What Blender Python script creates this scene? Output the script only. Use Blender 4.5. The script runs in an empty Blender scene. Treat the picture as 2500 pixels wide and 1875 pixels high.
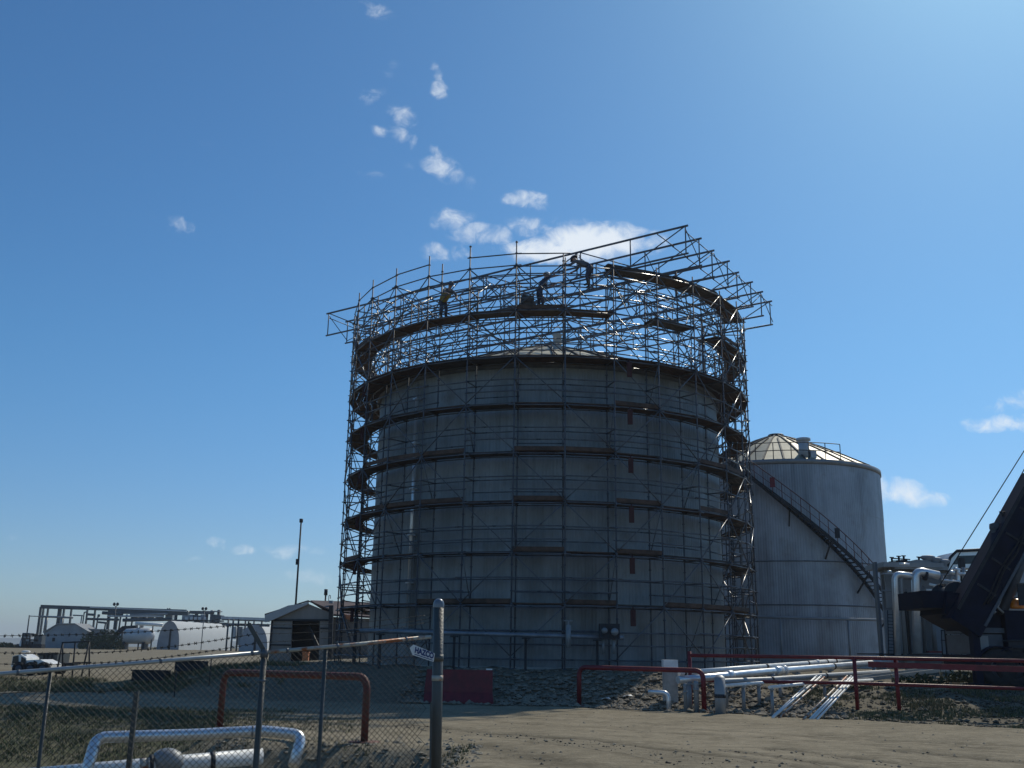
import bpy, bmesh, math, random
from math import sin, cos, pi, radians, sqrt, atan2
from mathutils import Vector, Matrix, noise as mnoise
random.seed(7)
V = Vector
scene = bpy.context.scene
COL = scene.collection

# ------------------------------------------------------------------ camera
EYE = V((0, 0, 1.7)); FPX = 2450.0; PITCH = radians(14.86); ROLL = 0.016
_F = V((0, cos(PITCH), sin(PITCH))); _R0 = V((1, 0, 0)); _U0 = V((0, -sin(PITCH), cos(PITCH)))
_R = cos(ROLL)*_R0 + sin(ROLL)*_U0
_U = cos(ROLL)*_U0 - sin(ROLL)*_R0
cam = bpy.data.cameras.new('camera'); camo = bpy.data.objects.new('camera', cam); COL.objects.link(camo)
cam.sensor_width = 36.0; cam.lens = 36.0*FPX/2500.0; cam.clip_start = 0.1; cam.clip_end = 20000
m = Matrix((_R, _U, -_F)).transposed().to_4x4(); m.translation = EYE
camo.matrix_world = m
scene.camera = camo

# ------------------------------------------------------------------ light
SUN_AZ = radians(33); SUN_EL = radians(44)
EXPOSURE = -0.22
SKY_STRENGTH = 0.12
w = bpy.data.worlds.new('World'); scene.world = w; w.use_nodes = True
sun = bpy.data.lights.new('sun', 'SUN'); sun.energy = 3.3; sun.angle = radians(0.53); sun.color = (1.0, 0.93, 0.79)
suno = bpy.data.objects.new('sun', sun); COL.objects.link(suno)
_sd = V((sin(SUN_AZ)*cos(SUN_EL), cos(SUN_AZ)*cos(SUN_EL), sin(SUN_EL)))
suno.rotation_euler = (-_sd).to_track_quat('-Z', 'Y').to_euler(); suno.location = (60, 120, 130)
scene.view_settings.view_transform = 'Standard'; scene.view_settings.look = 'None'
scene.view_settings.exposure = EXPOSURE; scene.view_settings.gamma = 1.0
scene.view_settings.use_curve_mapping = False
scene.cycles.max_bounces = 6; scene.cycles.diffuse_bounces = 3; scene.cycles.glossy_bounces = 3
scene.cycles.transparent_max_bounces = 6; scene.cycles.volume_bounces = 0
scene.cycles.use_denoising = True

def ray(px, py):
    return _F + _R*((px-1250)/FPX) + _U*((937.5-py)/FPX)
def at(px, py, Y):                      # point on the pixel's sight line at depth Y
    d = ray(px, py); return EYE + d*(Y/d.y)
def atz(px, py, z):                     # ... at height z
    d = ray(px, py); return EYE + d*((z-EYE.z)/d.z)

# ------------------------------------------------------------------ sky with clouds
def build_world():
    nt = w.node_tree; nt.nodes.clear(); N = nt.nodes.new; L = nt.links.new
    out = N('ShaderNodeOutputWorld'); bg = N('ShaderNodeBackground')
    sky = N('ShaderNodeTexSky'); sky.sky_type = 'NISHITA'; sky.sun_disc = False
    sky.sun_elevation = SUN_EL; sky.sun_rotation = SUN_AZ
    sky.altitude = 900; sky.air_density = 1.0; sky.dust_density = 1.0; sky.ozone_density = 3.4
    tc = N('ShaderNodeTexCoord'); sep = N('ShaderNodeSeparateXYZ'); L(tc.outputs['Generated'], sep.inputs[0])
    def math(op, a, b=None, c=None, clamp=False):
        n = N('ShaderNodeMath'); n.operation = op; n.use_clamp = clamp
        for i, v in enumerate((a, b, c)):
            if v is None: continue
            if isinstance(v, (int, float)): n.inputs[i].default_value = v
            else: L(v, n.inputs[i])
        return n.outputs[0]
    ay = math('MAXIMUM', sep.outputs[1], 0.05)
    u = math('DIVIDE', sep.outputs[0], ay); v = math('DIVIDE', sep.outputs[2], ay)
    comb = N('ShaderNodeCombineXYZ'); L(u, comb.inputs[0]); L(v, comb.inputs[1])
    # warp the coordinates so that the edges fray
    nz = N('ShaderNodeTexNoise'); nz.inputs['Scale'].default_value = 22; nz.inputs['Detail'].default_value = 4
    L(comb.outputs[0], nz.inputs['Vector'])
    wv = N('ShaderNodeVectorMath'); wv.operation = 'SUBTRACT'; L(nz.outputs['Color'], wv.inputs[0]); wv.inputs[1].default_value = (.5, .5, .5)
    ws = N('ShaderNodeVectorMath'); ws.operation = 'SCALE'; L(wv.outputs[0], ws.inputs[0]); ws.inputs['Scale'].default_value = 0.022
    wa = N('ShaderNodeVectorMath'); wa.operation = 'ADD'; L(comb.outputs[0], wa.inputs[0]); L(ws.outputs[0], wa.inputs[1])
    P = wa.outputs[0]
    blobs = [ # px, py, half width px, half height px, tilt (deg, + = right side lower), density
        (915, 20, 48, 22, 20, .42), (1078, 222, 26, 26, 10, .62), (1066, 180, 14, 34, -18, .42), (958, 168, 22, 20, 0, .28),
        (912, 232, 34, 20, -30, .40), (980, 285, 36, 26, 45, .52), (930, 322, 30, 16, 15, .42), (975, 330, 34, 20, 40, .42), (1003, 348, 24, 16, 30, .42),
        (1080, 400, 52, 32, 42, .78), (1155, 440, 22, 18, 10, .30), (910, 430, 30, 14, 10, .26), (1145, 365, 22, 20, 20, .2), (995, 398, 28, 16, 20, .22),
        (1292, 490, 60, 22, 12, .72), (1105, 537, 46, 28, -10, .80), (1165, 572, 58, 26, -8, .80), (1225, 575, 32, 22, 0, .55), (1060, 622, 34, 20, 25, .6),
        (1125, 622, 26, 22, 40, .5), (1440, 596, 120, 46, -6, 1.7), (1350, 615, 110, 30, 0, 1.5), (1300, 556, 60, 22, 15, .55), (1400, 548, 60, 18, 0, .4),
        (1560, 598, 70, 34, -10, .62), (442, 555, 36, 22, 20, .5), (362, 524, 26, 12, 10, .2), (485, 352, 30, 14, 10, .2),
        (528, 1330, 30, 16, 10, .52), (588, 1345, 34, 13, 0, .45), (712, 1341, 66, 17, 2, .58), (765, 1410, 56, 17, 8, .45), (465, 1374, 24, 9, 0, .3),
        (30, 1315, 40, 10, 0, .2), (80, 1400, 60, 10, 0, .16),
        (2430, 1041, 72, 20, -3, .95), (2460, 992, 60, 20, -12, .5), (2520, 1035, 50, 24, 0, .8), (2490, 975, 40, 20, -10, .4),
        (2200, 1204, 84, 26, 8, .95), (2260, 1212, 52, 16, 6, .7), (2160, 1200, 50, 30, 0, .8)]
    total = None
    for px, py, hw, hh, tilt, den in blobs:
        d = ray(px, py); cu, cv = d.x/d.y, d.z/d.y
        d2 = ray(px+1, py); sx = ((d2.x/d2.y-cu)**2 + (d2.z/d2.y-cv)**2)**.5
        sub = N('ShaderNodeVectorMath'); sub.operation = 'SUBTRACT'; L(P, sub.inputs[0]); sub.inputs[1].default_value = (cu, cv, 0)
        mp = N('ShaderNodeMapping'); mp.vector_type = 'POINT'; L(sub.outputs[0], mp.inputs[0])
        # rotate first, then scale : use TEXTURE type (inverse)
        mp.vector_type = 'TEXTURE'; mp.inputs['Rotation'].default_value = (0, 0, radians(-tilt)); mp.inputs['Scale'].default_value = (hw*sx*1.42, hh*sx*1.42, 1)
        ln = N('ShaderNodeVectorMath'); ln.operation = 'DOT_PRODUCT'; L(mp.outputs[0], ln.inputs[0]); L(mp.outputs[0], ln.inputs[1])
        e = math('MULTIPLY', math('SUBTRACT', 1.0, ln.outputs['Value'], clamp=True), den)
        total = e if total is None else math('MAXIMUM', total, e)
    n1 = N('ShaderNodeTexNoise'); n1.inputs['Scale'].default_value = 48; n1.inputs['Detail'].default_value = 8; n1.inputs['Roughness'].default_value = .58
    n1.inputs['Distortion'].default_value = 0.4
    L(P, n1.inputs['Vector'])
    nn = math('MULTIPLY', math('SUBTRACT', n1.outputs['Fac'], 0.5), 2.5)
    s = math('ADD', total, nn)
    s = math('MULTIPLY', s, math('MULTIPLY', total, 3.0, clamp=True))
    mr = N('ShaderNodeMapRange'); mr.interpolation_type = 'SMOOTHSTEP'; L(s, mr.inputs[0])
    mr.inputs[1].default_value = 0.02; mr.inputs[2].default_value = 1.6; mr.inputs[3].default_value = 0; mr.inputs[4].default_value = 0.9
    # colour of the sky : deepen and cool a little
    hs = N('ShaderNodeHueSaturation'); L(sky.outputs[0], hs.inputs['Color'])
    hs.inputs['Saturation'].default_value = 1.1; hs.inputs['Value'].default_value = 1.0; hs.inputs['Hue'].default_value = 0.507
    tint = N('ShaderNodeMix'); tint.data_type = 'RGBA'; tint.blend_type = 'MULTIPLY'; tint.inputs['Factor'].default_value = 1
    tr_ = N('ShaderNodeMapRange'); tr_.interpolation_type = 'SMOOTHSTEP'; L(sep.outputs[2], tr_.inputs[0]); tr_.inputs[1].default_value = -.02; tr_.inputs[2].default_value = .30
    tm_ = N('ShaderNodeMix'); tm_.data_type = 'RGBA'; L(tr_.outputs[0], tm_.inputs['Factor']); tm_.inputs['A'].default_value = (.62, .73, .86, 1); tm_.inputs['B'].default_value = (.57, .94, 1.0, 1)
    L(hs.outputs[0], tint.inputs['A']); L(tm_.outputs['Result'], tint.inputs['B'])
    mix = N('ShaderNodeMix'); mix.data_type = 'RGBA'; L(mr.outputs[0], mix.inputs['Factor'])
    L(tint.outputs['Result'], mix.inputs['A']); mix.inputs['B'].default_value = (8.2, 8.8, 9.4, 1)
    L(mix.outputs['Result'], bg.inputs[0]); bg.inputs[1].default_value = SKY_STRENGTH
    L(bg.outputs[0], out.inputs[0])
build_world()

# ------------------------------------------------------------------ materials
MATS = {}
def mat(name, col, rough=.6, metal=0.0, var=.18, scale=3.0, bump=0.0, bscale=None, stretch=(1, 1, 1), col2=None, lo=.35, hi=.65, coords='pos', detail=6, emit=None, spec=None):
    if name in MATS: return MATS[name]
    mt = bpy.data.materials.new(name); mt.use_nodes = True; nt = mt.node_tree; nt.nodes.clear(); N = nt.nodes.new; L = nt.links.new
    out = N('ShaderNodeOutputMaterial'); b = N('ShaderNodeBsdfPrincipled'); L(b.outputs[0], out.inputs[0])
    if coords == 'pos': src = N('ShaderNodeNewGeometry').outputs['Position']
    else: src = N('ShaderNodeTexCoord').outputs['Object']
    mp = N('ShaderNodeMapping'); L(src, mp.inputs[0]); mp.inputs['Scale'].default_value = stretch
    nz = N('ShaderNodeTexNoise'); nz.inputs['Scale'].default_value = scale; nz.inputs['Detail'].default_value = detail; nz.inputs['Roughness'].default_value = .6
    L(mp.outputs[0], nz.inputs['Vector'])
    mr = N('ShaderNodeMapRange'); L(nz.outputs['Fac'], mr.inputs[0]); mr.inputs[1].default_value = lo; mr.inputs[2].default_value = hi
    mx = N('ShaderNodeMix'); mx.data_type = 'RGBA'; L(mr.outputs[0], mx.inputs['Factor'])
    if col2 is None:
        a = [c*(1-var) for c in col]; c2 = [min(1, c*(1+var)) for c in col]
    else: a, c2 = col, col2
    mx.inputs['A'].default_value = (*a, 1); mx.inputs['B'].default_value = (*c2, 1)
    L(mx.outputs['Result'], b.inputs['Base Color'])
    r = N('ShaderNodeMapRange'); L(nz.outputs['Fac'], r.inputs[0]); r.inputs[3].default_value = max(.04, rough-.1); r.inputs[4].default_value = min(1, rough+.1)
    L(r.outputs[0], b.inputs['Roughness']); b.inputs['Metallic'].default_value = metal
    if bump > 0:
        bz = N('ShaderNodeTexNoise'); bz.inputs['Scale'].default_value = bscale or scale*4; bz.inputs['Detail'].default_value = 5
        L(src, bz.inputs['Vector']); bp = N('ShaderNodeBump'); bp.inputs['Strength'].default_value = bump; bp.inputs['Distance'].default_value = .05
        L(bz.outputs['Fac'], bp.inputs['Height']); L(bp.outputs[0], b.inputs['Normal'])
    if spec is not None: b.inputs['Specular IOR Level'].default_value = spec
    if emit:
        b.inputs['Emission Color'].default_value = (*emit[0], 1); b.inputs['Emission Strength'].default_value = emit[1]
    MATS[name] = mt; return mt

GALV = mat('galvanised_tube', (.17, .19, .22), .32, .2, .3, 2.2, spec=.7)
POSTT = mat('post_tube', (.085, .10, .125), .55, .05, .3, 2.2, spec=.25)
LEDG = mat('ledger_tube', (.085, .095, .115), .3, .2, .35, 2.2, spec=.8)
GALV_D = mat('weathered_tube', (.11, .125, .145), .5, .1, .3, 2.5)
ALU = mat('aluminium_girder', (.10, .115, .145), .45, .1, .22, 2)
PLANK = mat('scaffold_plank', (.085, .05, .034), .8, 0, .45, 3.0, .3, 20)
PLANK2 = mat('scaffold_plank_grey', (.07, .06, .054), .8, 0, .4, 3.0, .3, 20)
PAINT_RED = mat('red_paint', (.16, .010, .017), .5, 0, .25, 4, .15, 30)
PAINT_RUST = mat('rusty_red_paint', (.13, .022, .016), .65, 0, .3, 6, .3, 40, col2=(.10, .035, .02))
SILVER = mat('aluminium_cladding', (.74, .75, .76), .32, .6, .1, 2, .12, 6)
WHITEPIPE = mat('white_pipe_wrap', (.78, .78, .75), .38, 0, .12, 3, .15, 12)
CLAD = mat('pale_cladding', (.26, .27, .275), .5, .25, .16, 1.2, .1, 8, (1, 1, .15))
DARKSTEEL = mat('dark_steel', (.03, .035, .042), .6, .1, .3, 3, spec=.25)
CRANE = mat('navy_crane_paint', (.008, .011, .026), .7, .0, .3, 2, spec=.15)
CRANE_GREY = mat('crane_deck_grey', (.07, .085, .105), .5, .2, .2, 3)
RUBBER = mat('tyre_rubber', (.018, .018, .02), .85, 0, .3, 6)
CONCRETE = mat('concrete', (.40, .39, .36), .85, 0, .18, 4, .3, 25)
FAB = mat('white_fabric_shelter', (.74, .78, .76), .6, 0, .08, .5, .1, 2)
def translucent(name, col):
    mt = bpy.data.materials.new(name); mt.use_nodes = True; nt = mt.node_tree; nt.nodes.clear(); N = nt.nodes.new; L = nt.links.new
    out = N('ShaderNodeOutputMaterial'); d = N('ShaderNodeBsdfDiffuse'); t = N('ShaderNodeBsdfTranslucent'); mx = N('ShaderNodeMixShader'); mx.inputs[0].default_value = .25
    nz = N('ShaderNodeTexNoise'); nz.inputs['Scale'].default_value = .6; nz.inputs['Detail'].default_value = 5; L(N('ShaderNodeNewGeometry').outputs['Position'], nz.inputs['Vector'])
    c = N('ShaderNodeMix'); c.data_type = 'RGBA'; L(nz.outputs['Fac'], c.inputs['Factor']); c.inputs['A'].default_value = (*[q*.9 for q in col], 1); c.inputs['B'].default_value = (*col, 1)
    for b in (d, t): L(c.outputs['Result'], b.inputs['Color'])
    L(d.outputs[0], mx.inputs[1]); L(t.outputs[0], mx.inputs[2]); L(mx.outputs[0], out.inputs[0]); return mt
FAB = translucent('white_translucent_fabric', (.86, .87, .84))
FABEND = mat('grey_shelter_end', (.30, .33, .37), .7, 0, .12, .7)
CORR = mat('corrugated_shed_wall', (.22, .215, .205), .6, .15, .2, .8, .1, 5, (1, 1, .2))
ROOFD = mat('brown_shed_roof', (.10, .065, .055), .7, 0, .3, .6)
ROOFL = mat('pale_shed_roof', (.36, .38, .40), .45, .3, .15, .5)
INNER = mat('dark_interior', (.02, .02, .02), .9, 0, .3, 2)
STEELFAR = mat('distant_steelwork', (.075, .09, .10), .6, .05, .25, .6)
WHITEFAR = mat('distant_white_panel', (.55, .57, .58), .5, .1, .12, .5)
GREYFAR = mat('distant_grey_panel', (.26, .29, .32), .6, .1, .2, .4)
WIRE = mat('fence_wire', (.035, .037, .035), .6, .3, .3, 5)
RAILM = mat('galvanised_rail', (.42, .45, .46), .45, .5, .12, 5)
RAILRUST = mat('rail_with_rust', (.40, .40, .36), .55, .3, .2, 7, .2, 30, (1, 1, 1), (.30, .10, .035), .46, .6)
POSTM = mat('weathered_post', (.075, .082, .08), .5, .1, .3, 5, .2, 40, (1, 1, .3), (.055, .05, .035), .45, .75)
SIGNW = mat('sign_white', (.72, .73, .72), .45, 0, .05, 6)
SIGNB = mat('sign_navy', (.02, .035, .16), .5, 0, .1, 6)
SIGNG = mat('sign_green', (.02, .16, .15), .5, 0, .1, 6)
ORANGE = mat('faded_orange', (.55, .20, .08), .6, 0, .25, 6)
BEACON = mat('amber_beacon', (.6, .16, .01), .25, 0, .2, 5)
WOODP = mat('raw_lumber', (.36, .29, .20), .8, 0, .3, 4, .2, 20)
GLASS = mat('dark_glass', (.02, .03, .04), .08, 0, .2, 2)
YELLOW = mat('dusty_yellow', (.36, .25, .05), .7, 0, .3, 5)
BAGM = mat('maroon_bag', (.055, .014, .014), .8, 0, .2, 8)
SKIN = mat('skin', (.42, .26, .19), .55, 0, .1, 10)
DENIM = mat('navy_workwear', (.04, .05, .085), .8, 0, .25, 12)
JACKET = mat('grey_jacket', (.11, .115, .13), .8, 0, .25, 12)
KHAKI = mat('tan_workwear', (.20, .17, .12), .8, 0, .25, 12)
VEST = mat('hi_vis_vest', (.34, .15, .03), .7, 0, .15, 9, 0, None, (1, 1, 1), (.30, .29, .05), .45, .55)
BOOT = mat('boot_leather', (.04, .03, .025), .7, 0, .2, 9)
HAT = mat('hard_hat', (.55, .53, .48), .35, 0, .08, 9)
HATD = mat('dark_hard_hat', (.06, .065, .09), .35, 0, .08, 9)

def shell_material(name, base, dark, rust, levels):
    mt = bpy.data.materials.new(name); mt.use_nodes = True; nt = mt.node_tree; nt.nodes.clear(); N = nt.nodes.new; L = nt.links.new
    out = N('ShaderNodeOutputMaterial'); b = N('ShaderNodeBsdfPrincipled'); L(b.outputs[0], out.inputs[0])
    pos = N('ShaderNodeNewGeometry').outputs['Position']
    def nz(scale, st, det=6):
        mp = N('ShaderNodeMapping'); L(pos, mp.inputs[0]); mp.inputs['Scale'].default_value = st
        n = N('ShaderNodeTexNoise'); n.inputs['Scale'].default_value = scale; n.inputs['Detail'].default_value = det; n.inputs['Roughness'].default_value = .6
        L(mp.outputs[0], n.inputs['Vector']); return n.outputs['Fac']
    def rng(f, a, c, lo=0, hi=1):
        r = N('ShaderNodeMapRange'); L(f, r.inputs[0]); r.inputs[1].default_value = a; r.inputs[2].default_value = c; r.inputs[3].default_value = lo; r.inputs[4].default_value = hi; return r.outputs[0]
    def mix(f, a, c):
        m_ = N('ShaderNodeMix'); m_.data_type = 'RGBA'; L(f, m_.inputs['Factor'])
        for s, v_ in (('A', a), ('B', c)):
            if isinstance(v_, tuple): m_.inputs[s].default_value = (*v_, 1)
            else: L(v_, m_.inputs[s])
        return m_.outputs['Result']
    streak = nz(1.6, (1, 1, .045)); patch = nz(.42, (1, 1, .6)); fine = nz(9, (1, 1, .12)); blot = nz(.75, (1, 1, 1))
    c = mix(rng(streak, .38, .66), base, dark)
    c = mix(rng(patch, .40, .64, 0, .75), c, tuple(x*1.35 for x in base))
    c = mix(rng(fine, .5, .75, 0, .4), c, dark)
    c = mix(rng(blot, .55, .75, 0, .6), c, rust)
    c = mix(rng(nz(.28, (1, 1, 1.3)), .5, .68, 0, .6), c, tuple(x*.62 for x in base))
    L(c, b.inputs['Base Color']); L(rng(patch, .3, .7, .42, .62), b.inputs['Roughness']); b.inputs['Metallic'].default_value = .35
    bp = N('ShaderNodeBump'); bp.inputs['Strength'].default_value = .25; bp.inputs['Distance'].default_value = .06
    L(nz(1.3, (1, 1, 1), 3), bp.inputs['Height']); L(bp.outputs[0], b.inputs['Normal'])
    return mt
SHELL = shell_material('weathered_corrugated_shell', (.24, .265, .28), (.12, .13, .135), (.15, .13, .105), None)
SHELL2 = shell_material('grey_corrugated_shell', (.36, .38, .41), (.19, .20, .215), (.22, .195, .16), None)
ROOF1 = mat('pale_tank_roof', (.29, .27, .19), .5, .2, .2, 1.0, .1, 6)

# ------------------------------------------------------------------ mesh builder
def world_loc(o):
    l = V((0, 0, 0))
    while o is not None: l += o.location; o = o.parent
    return l
def props(o, label=None, cat=None, group=None, kind=None):
    if label: o['label'] = label
    if cat: o['category'] = cat
    if group: o['group'] = group
    if kind: o['kind'] = kind
    return o
def empty(name, loc, label, cat, group=None):
    o = bpy.data.objects.new(name, None); COL.objects.link(o); o.location = V(loc); o.empty_display_size = .3
    return props(o, label, cat, group)

class MB:
    def __init__(s): s.v = []; s.f = []; s.sm = []; s.mi = []; s.cur = 0
    def face(s, idx, smooth=False): s.f.append(tuple(idx)); s.sm.append(smooth); s.mi.append(s.cur)
    def add(s, vs): i = len(s.v); s.v.extend([V(p) for p in vs]); return i
    def tube(s, a, b, r, n=6, r2=None, caps=True):
        a, b = V(a), V(b); d = b-a
        if d.length < 1e-6: return s
        d.normalize(); t = V((0, 0, 1)) if abs(d.z) < .9 else V((1, 0, 0)); x = d.cross(t).normalized(); y = d.cross(x); r2 = r if r2 is None else r2
        i = s.add([a+(x*cos(2*pi*k/n)+y*sin(2*pi*k/n))*r for k in range(n)] + [b+(x*cos(2*pi*k/n)+y*sin(2*pi*k/n))*r2 for k in range(n)])
        for k in range(n): s.face((i+k, i+(k+1) % n, i+n+(k+1) % n, i+n+k), True)
        if caps: s.face([i+k for k in range(n)][::-1]); s.face([i+n+k for k in range(n)])
        return s
    def path(s, pts, r, n=8, caps=True):
        pts = [V(p) for p in pts]; m_ = len(pts); up = None; base = len(s.v)
        for j, p in enumerate(pts):
            d = (pts[min(j+1, m_-1)]-pts[max(j-1, 0)]).normalized()
            if up is None:
                t = V((0, 0, 1)) if abs(d.z) < .9 else V((1, 0, 0)); up = d.cross(t).normalized()
            x = (up-d*up.dot(d)).normalized(); up = x; y = d.cross(x); rr = r[j] if isinstance(r, (list, tuple)) else r
            s.add([p+(x*cos(2*pi*k/n)+y*sin(2*pi*k/n))*rr for k in range(n)])
        for j in range(m_-1):
            for k in range(n): s.face((base+j*n+k, base+j*n+(k+1) % n, base+(j+1)*n+(k+1) % n, base+(j+1)*n+k), True)
        if caps: s.face([base+k for k in range(n)][::-1]); s.face([base+(m_-1)*n+k for k in range(n)])
        return s
    def bend(s, pts, r, rad, n=10, seg=6):        # polyline tube with rounded corners
        pts = [V(p) for p in pts]; out = [pts[0]]
        for j in range(1, len(pts)-1):
            a = (pts[j-1]-pts[j]); b = (pts[j+1]-pts[j]); q = min(rad, a.length*.49, b.length*.49); a.normalize(); b.normalize()
            p0, p2 = pts[j]+a*q, pts[j]+b*q
            for k in range(seg+1):
                t = k/seg; out.append(p0*(1-t)**2+pts[j]*2*t*(1-t)+p2*t*t)
        out.append(pts[-1]); return s.path(out, r, n)
    def box(s, c, size, rz=0, rot=None):
        c = V(c); hx, hy, hz = [q/2 for q in size]; M = rot if rot is not None else Matrix.Rotation(rz, 3, 'Z')
        i = s.add([c+M @ V((sx*hx, sy*hy, sz*hz)) for sz in (-1, 1) for sy in (-1, 1) for sx in (-1, 1)])
        for q in ((0, 2, 3, 1), (4, 5, 7, 6), (0, 1, 5, 4), (2, 6, 7, 3), (0, 4, 6, 2), (1, 3, 7, 5)): s.face([i+k for k in q])
        return s
    def bar(s, a, b, wd, ht):                      # rectangular bar from a to b
        a, b = V(a), V(b); d = (b-a); ln = d.length; d.normalize(); t = V((0, 0, 1)) if abs(d.z) < .95 else V((0, 1, 0))
        x = d.cross(t).normalized(); y = x.cross(d); M = Matrix((d, x, y)).transposed()
        return s.box((a+b)/2, (ln, wd, ht), rot=M)
    def prism(s, poly, d):                         # closed polygon extruded by vector d
        poly = [V(p) for p in poly]; d = V(d); n = len(poly); i = s.add(poly+[p+d for p in poly])
        s.face([i+k for k in range(n)][::-1]); s.face([i+n+k for k in range(n)])
        for k in range(n): s.face((i+k, i+(k+1) % n, i+n+(k+1) % n, i+n+k))
        return s
    def lathe(s, c, prof, n=24, axis='Z', smooth=True, a0=0, a1=2*pi):
        c = V(c); full = abs(a1-a0-2*pi) < 1e-6; m_ = n if full else n+1; i = len(s.v)
        for r, z in prof:
            for k in range(m_):
                a = a0+(a1-a0)*k/n
                p = V((r*cos(a), r*sin(a), z))
                if axis == 'X': p = V((z, r*cos(a), r*sin(a)))
                if axis == 'Y': p = V((r*cos(a), z, r*sin(a)))
                s.add([c+p])
        for j in range(len(prof)-1):
            for k in range(n):
                k2 = (k+1) % m_; s.face((i+j*m_+k, i+j*m_+k2, i+(j+1)*m_+k2, i+(j+1)*m_+k), smooth)
        return s
    def ball(s, c, r, n=8): 
        r3 = r if isinstance(r, (tuple, list)) else (r, r, r); c = V(c); i = len(s.v); h = n//2
        for j in range(h+1):
            for k in range(n):
                t = pi*j/h; a = 2*pi*k/n; s.add([c+V((r3[0]*sin(t)*cos(a), r3[1]*sin(t)*sin(a), r3[2]*cos(t)))])
        for j in range(h):
            for k in range(n): s.face((i+j*n+k, i+(j+1)*n+k, i+(j+1)*n+(k+1) % n, i+j*n+(k+1) % n), True)
        return s
    def build(s, name, mats, parent=None, loc=None, kind=None, label=None):
        org = world_loc(parent) if parent is not None else V(loc if loc is not None else (0, 0, 0))
        me = bpy.data.meshes.new(name); me.from_pydata([tuple(p-org) for p in s.v], [], s.f); me.update()
        if not isinstance(mats, (list, tuple)): mats = [mats]
        for q in mats: me.materials.append(q)
        me.polygons.foreach_set('use_smooth', s.sm); me.polygons.foreach_set('material_index', s.mi)
        o = bpy.data.objects.new(name, me); COL.objects.link(o)
        if parent is not None: o.parent = parent
        else: o.location = org
        if kind: o['kind'] = kind
        if label: o['label'] = label
        return o
def children(o): return [c for c in COL.objects if c.parent == o]
def copy_tree(o, parent=None):
    kids = children(o); c = o.copy(); COL.objects.link(c)
    c.parent = parent
    for ch in kids: copy_tree(ch, c)
    return c
def sstep(a, b, x): t = max(0.0, min(1.0, (x-a)/(b-a))); return t*t*(3-2*t)

# ------------------------------------------------------------------ ground
def road_edge(x):                         # far edge of the dirt road
    if x < -4: return 33.0+min(3.0, (-4-x)*.3)
    if x < 2: return 33.0
    return 33.0-min(7.0, (x-2)*.62)
def gz(x, y, rough=True):
    ye = road_edge(x)
    pad = .25+.75*sstep(-16, -10, x)
    ln = 6.0+4*sstep(7, 11, x)
    z = pad*sstep(ye+.2, ye+ln, y)*(1-.25*sstep(8, 11, x)*(1-sstep(40, 48, y)))
    z += (.35*sstep(50, 200, y))*(1-sstep(-16, -10, x))
    if y > 110: z = z+(.7-z)*sstep(110, 200, y)
    if y > 250: z -= 6*sstep(250, 2500, y)
    # ditch beside the fence
    dx = sstep(-.7, -1.9, x); w_ = 1.3+9.5*sstep(-4.5, -8, x)
    z += -.85*dx*sstep(11.0, 13.2, y)*(1-sstep(17.8, 17.8+w_, y))
    z += -.4*sstep(-1, -5, x)*(1-sstep(13, 17, y))
    if rough:
        z += .05*mnoise.noise(V((x*.35, y*.35, 3)))*sstep(8, 14, y)
        off = sstep(ye-.2, ye+1.0, y)*(1-sstep(48, 60, y))
        z += off*.11*mnoise.noise(V((x*.9, y*.9, 1)))
    return z
def axis(lo, hi, fine0, fine1, step, grow=1.18):
    a = []; x = fine0
    while x <= fine1: a.append(x); x += step
    s = step; x = a[-1]
    while x < hi: s *= grow; x += s; a.append(x)
    s = step; x = a[0]; pre = []
    while x > lo: s *= grow; x -= s; pre.append(x)
    return pre[::-1]+a
def grid_mesh(name, xs, ys, zf, material, kind='structure', attr=None):
    me = bpy.data.meshes.new(name); nx, ny = len(xs), len(ys)
    vs = [(x, y, zf(x, y)) for y in ys for x in xs]
    fs = [(j*nx+i, j*nx+i+1, (j+1)*nx+i+1, (j+1)*nx+i) for j in range(ny-1) for i in range(nx-1)]
    me.from_pydata(vs, [], fs); me.polygons.foreach_set('use_smooth', [True]*len(fs)); me.materials.append(material)
    if attr:
        at_ = me.attributes.new(attr[0], 'FLOAT', 'POINT'); at_.data.foreach_set('value', [attr[1](x, y) for x, y, z in vs])
    if attr and len(attr) > 2:
        at_ = me.attributes.new(attr[2], 'FLOAT', 'POINT'); at_.data.foreach_set('value', [attr[3](x, y) for x, y, z in vs])
    o = bpy.data.objects.new(name, me); COL.objects.link(o); o['kind'] = kind; return o

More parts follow.
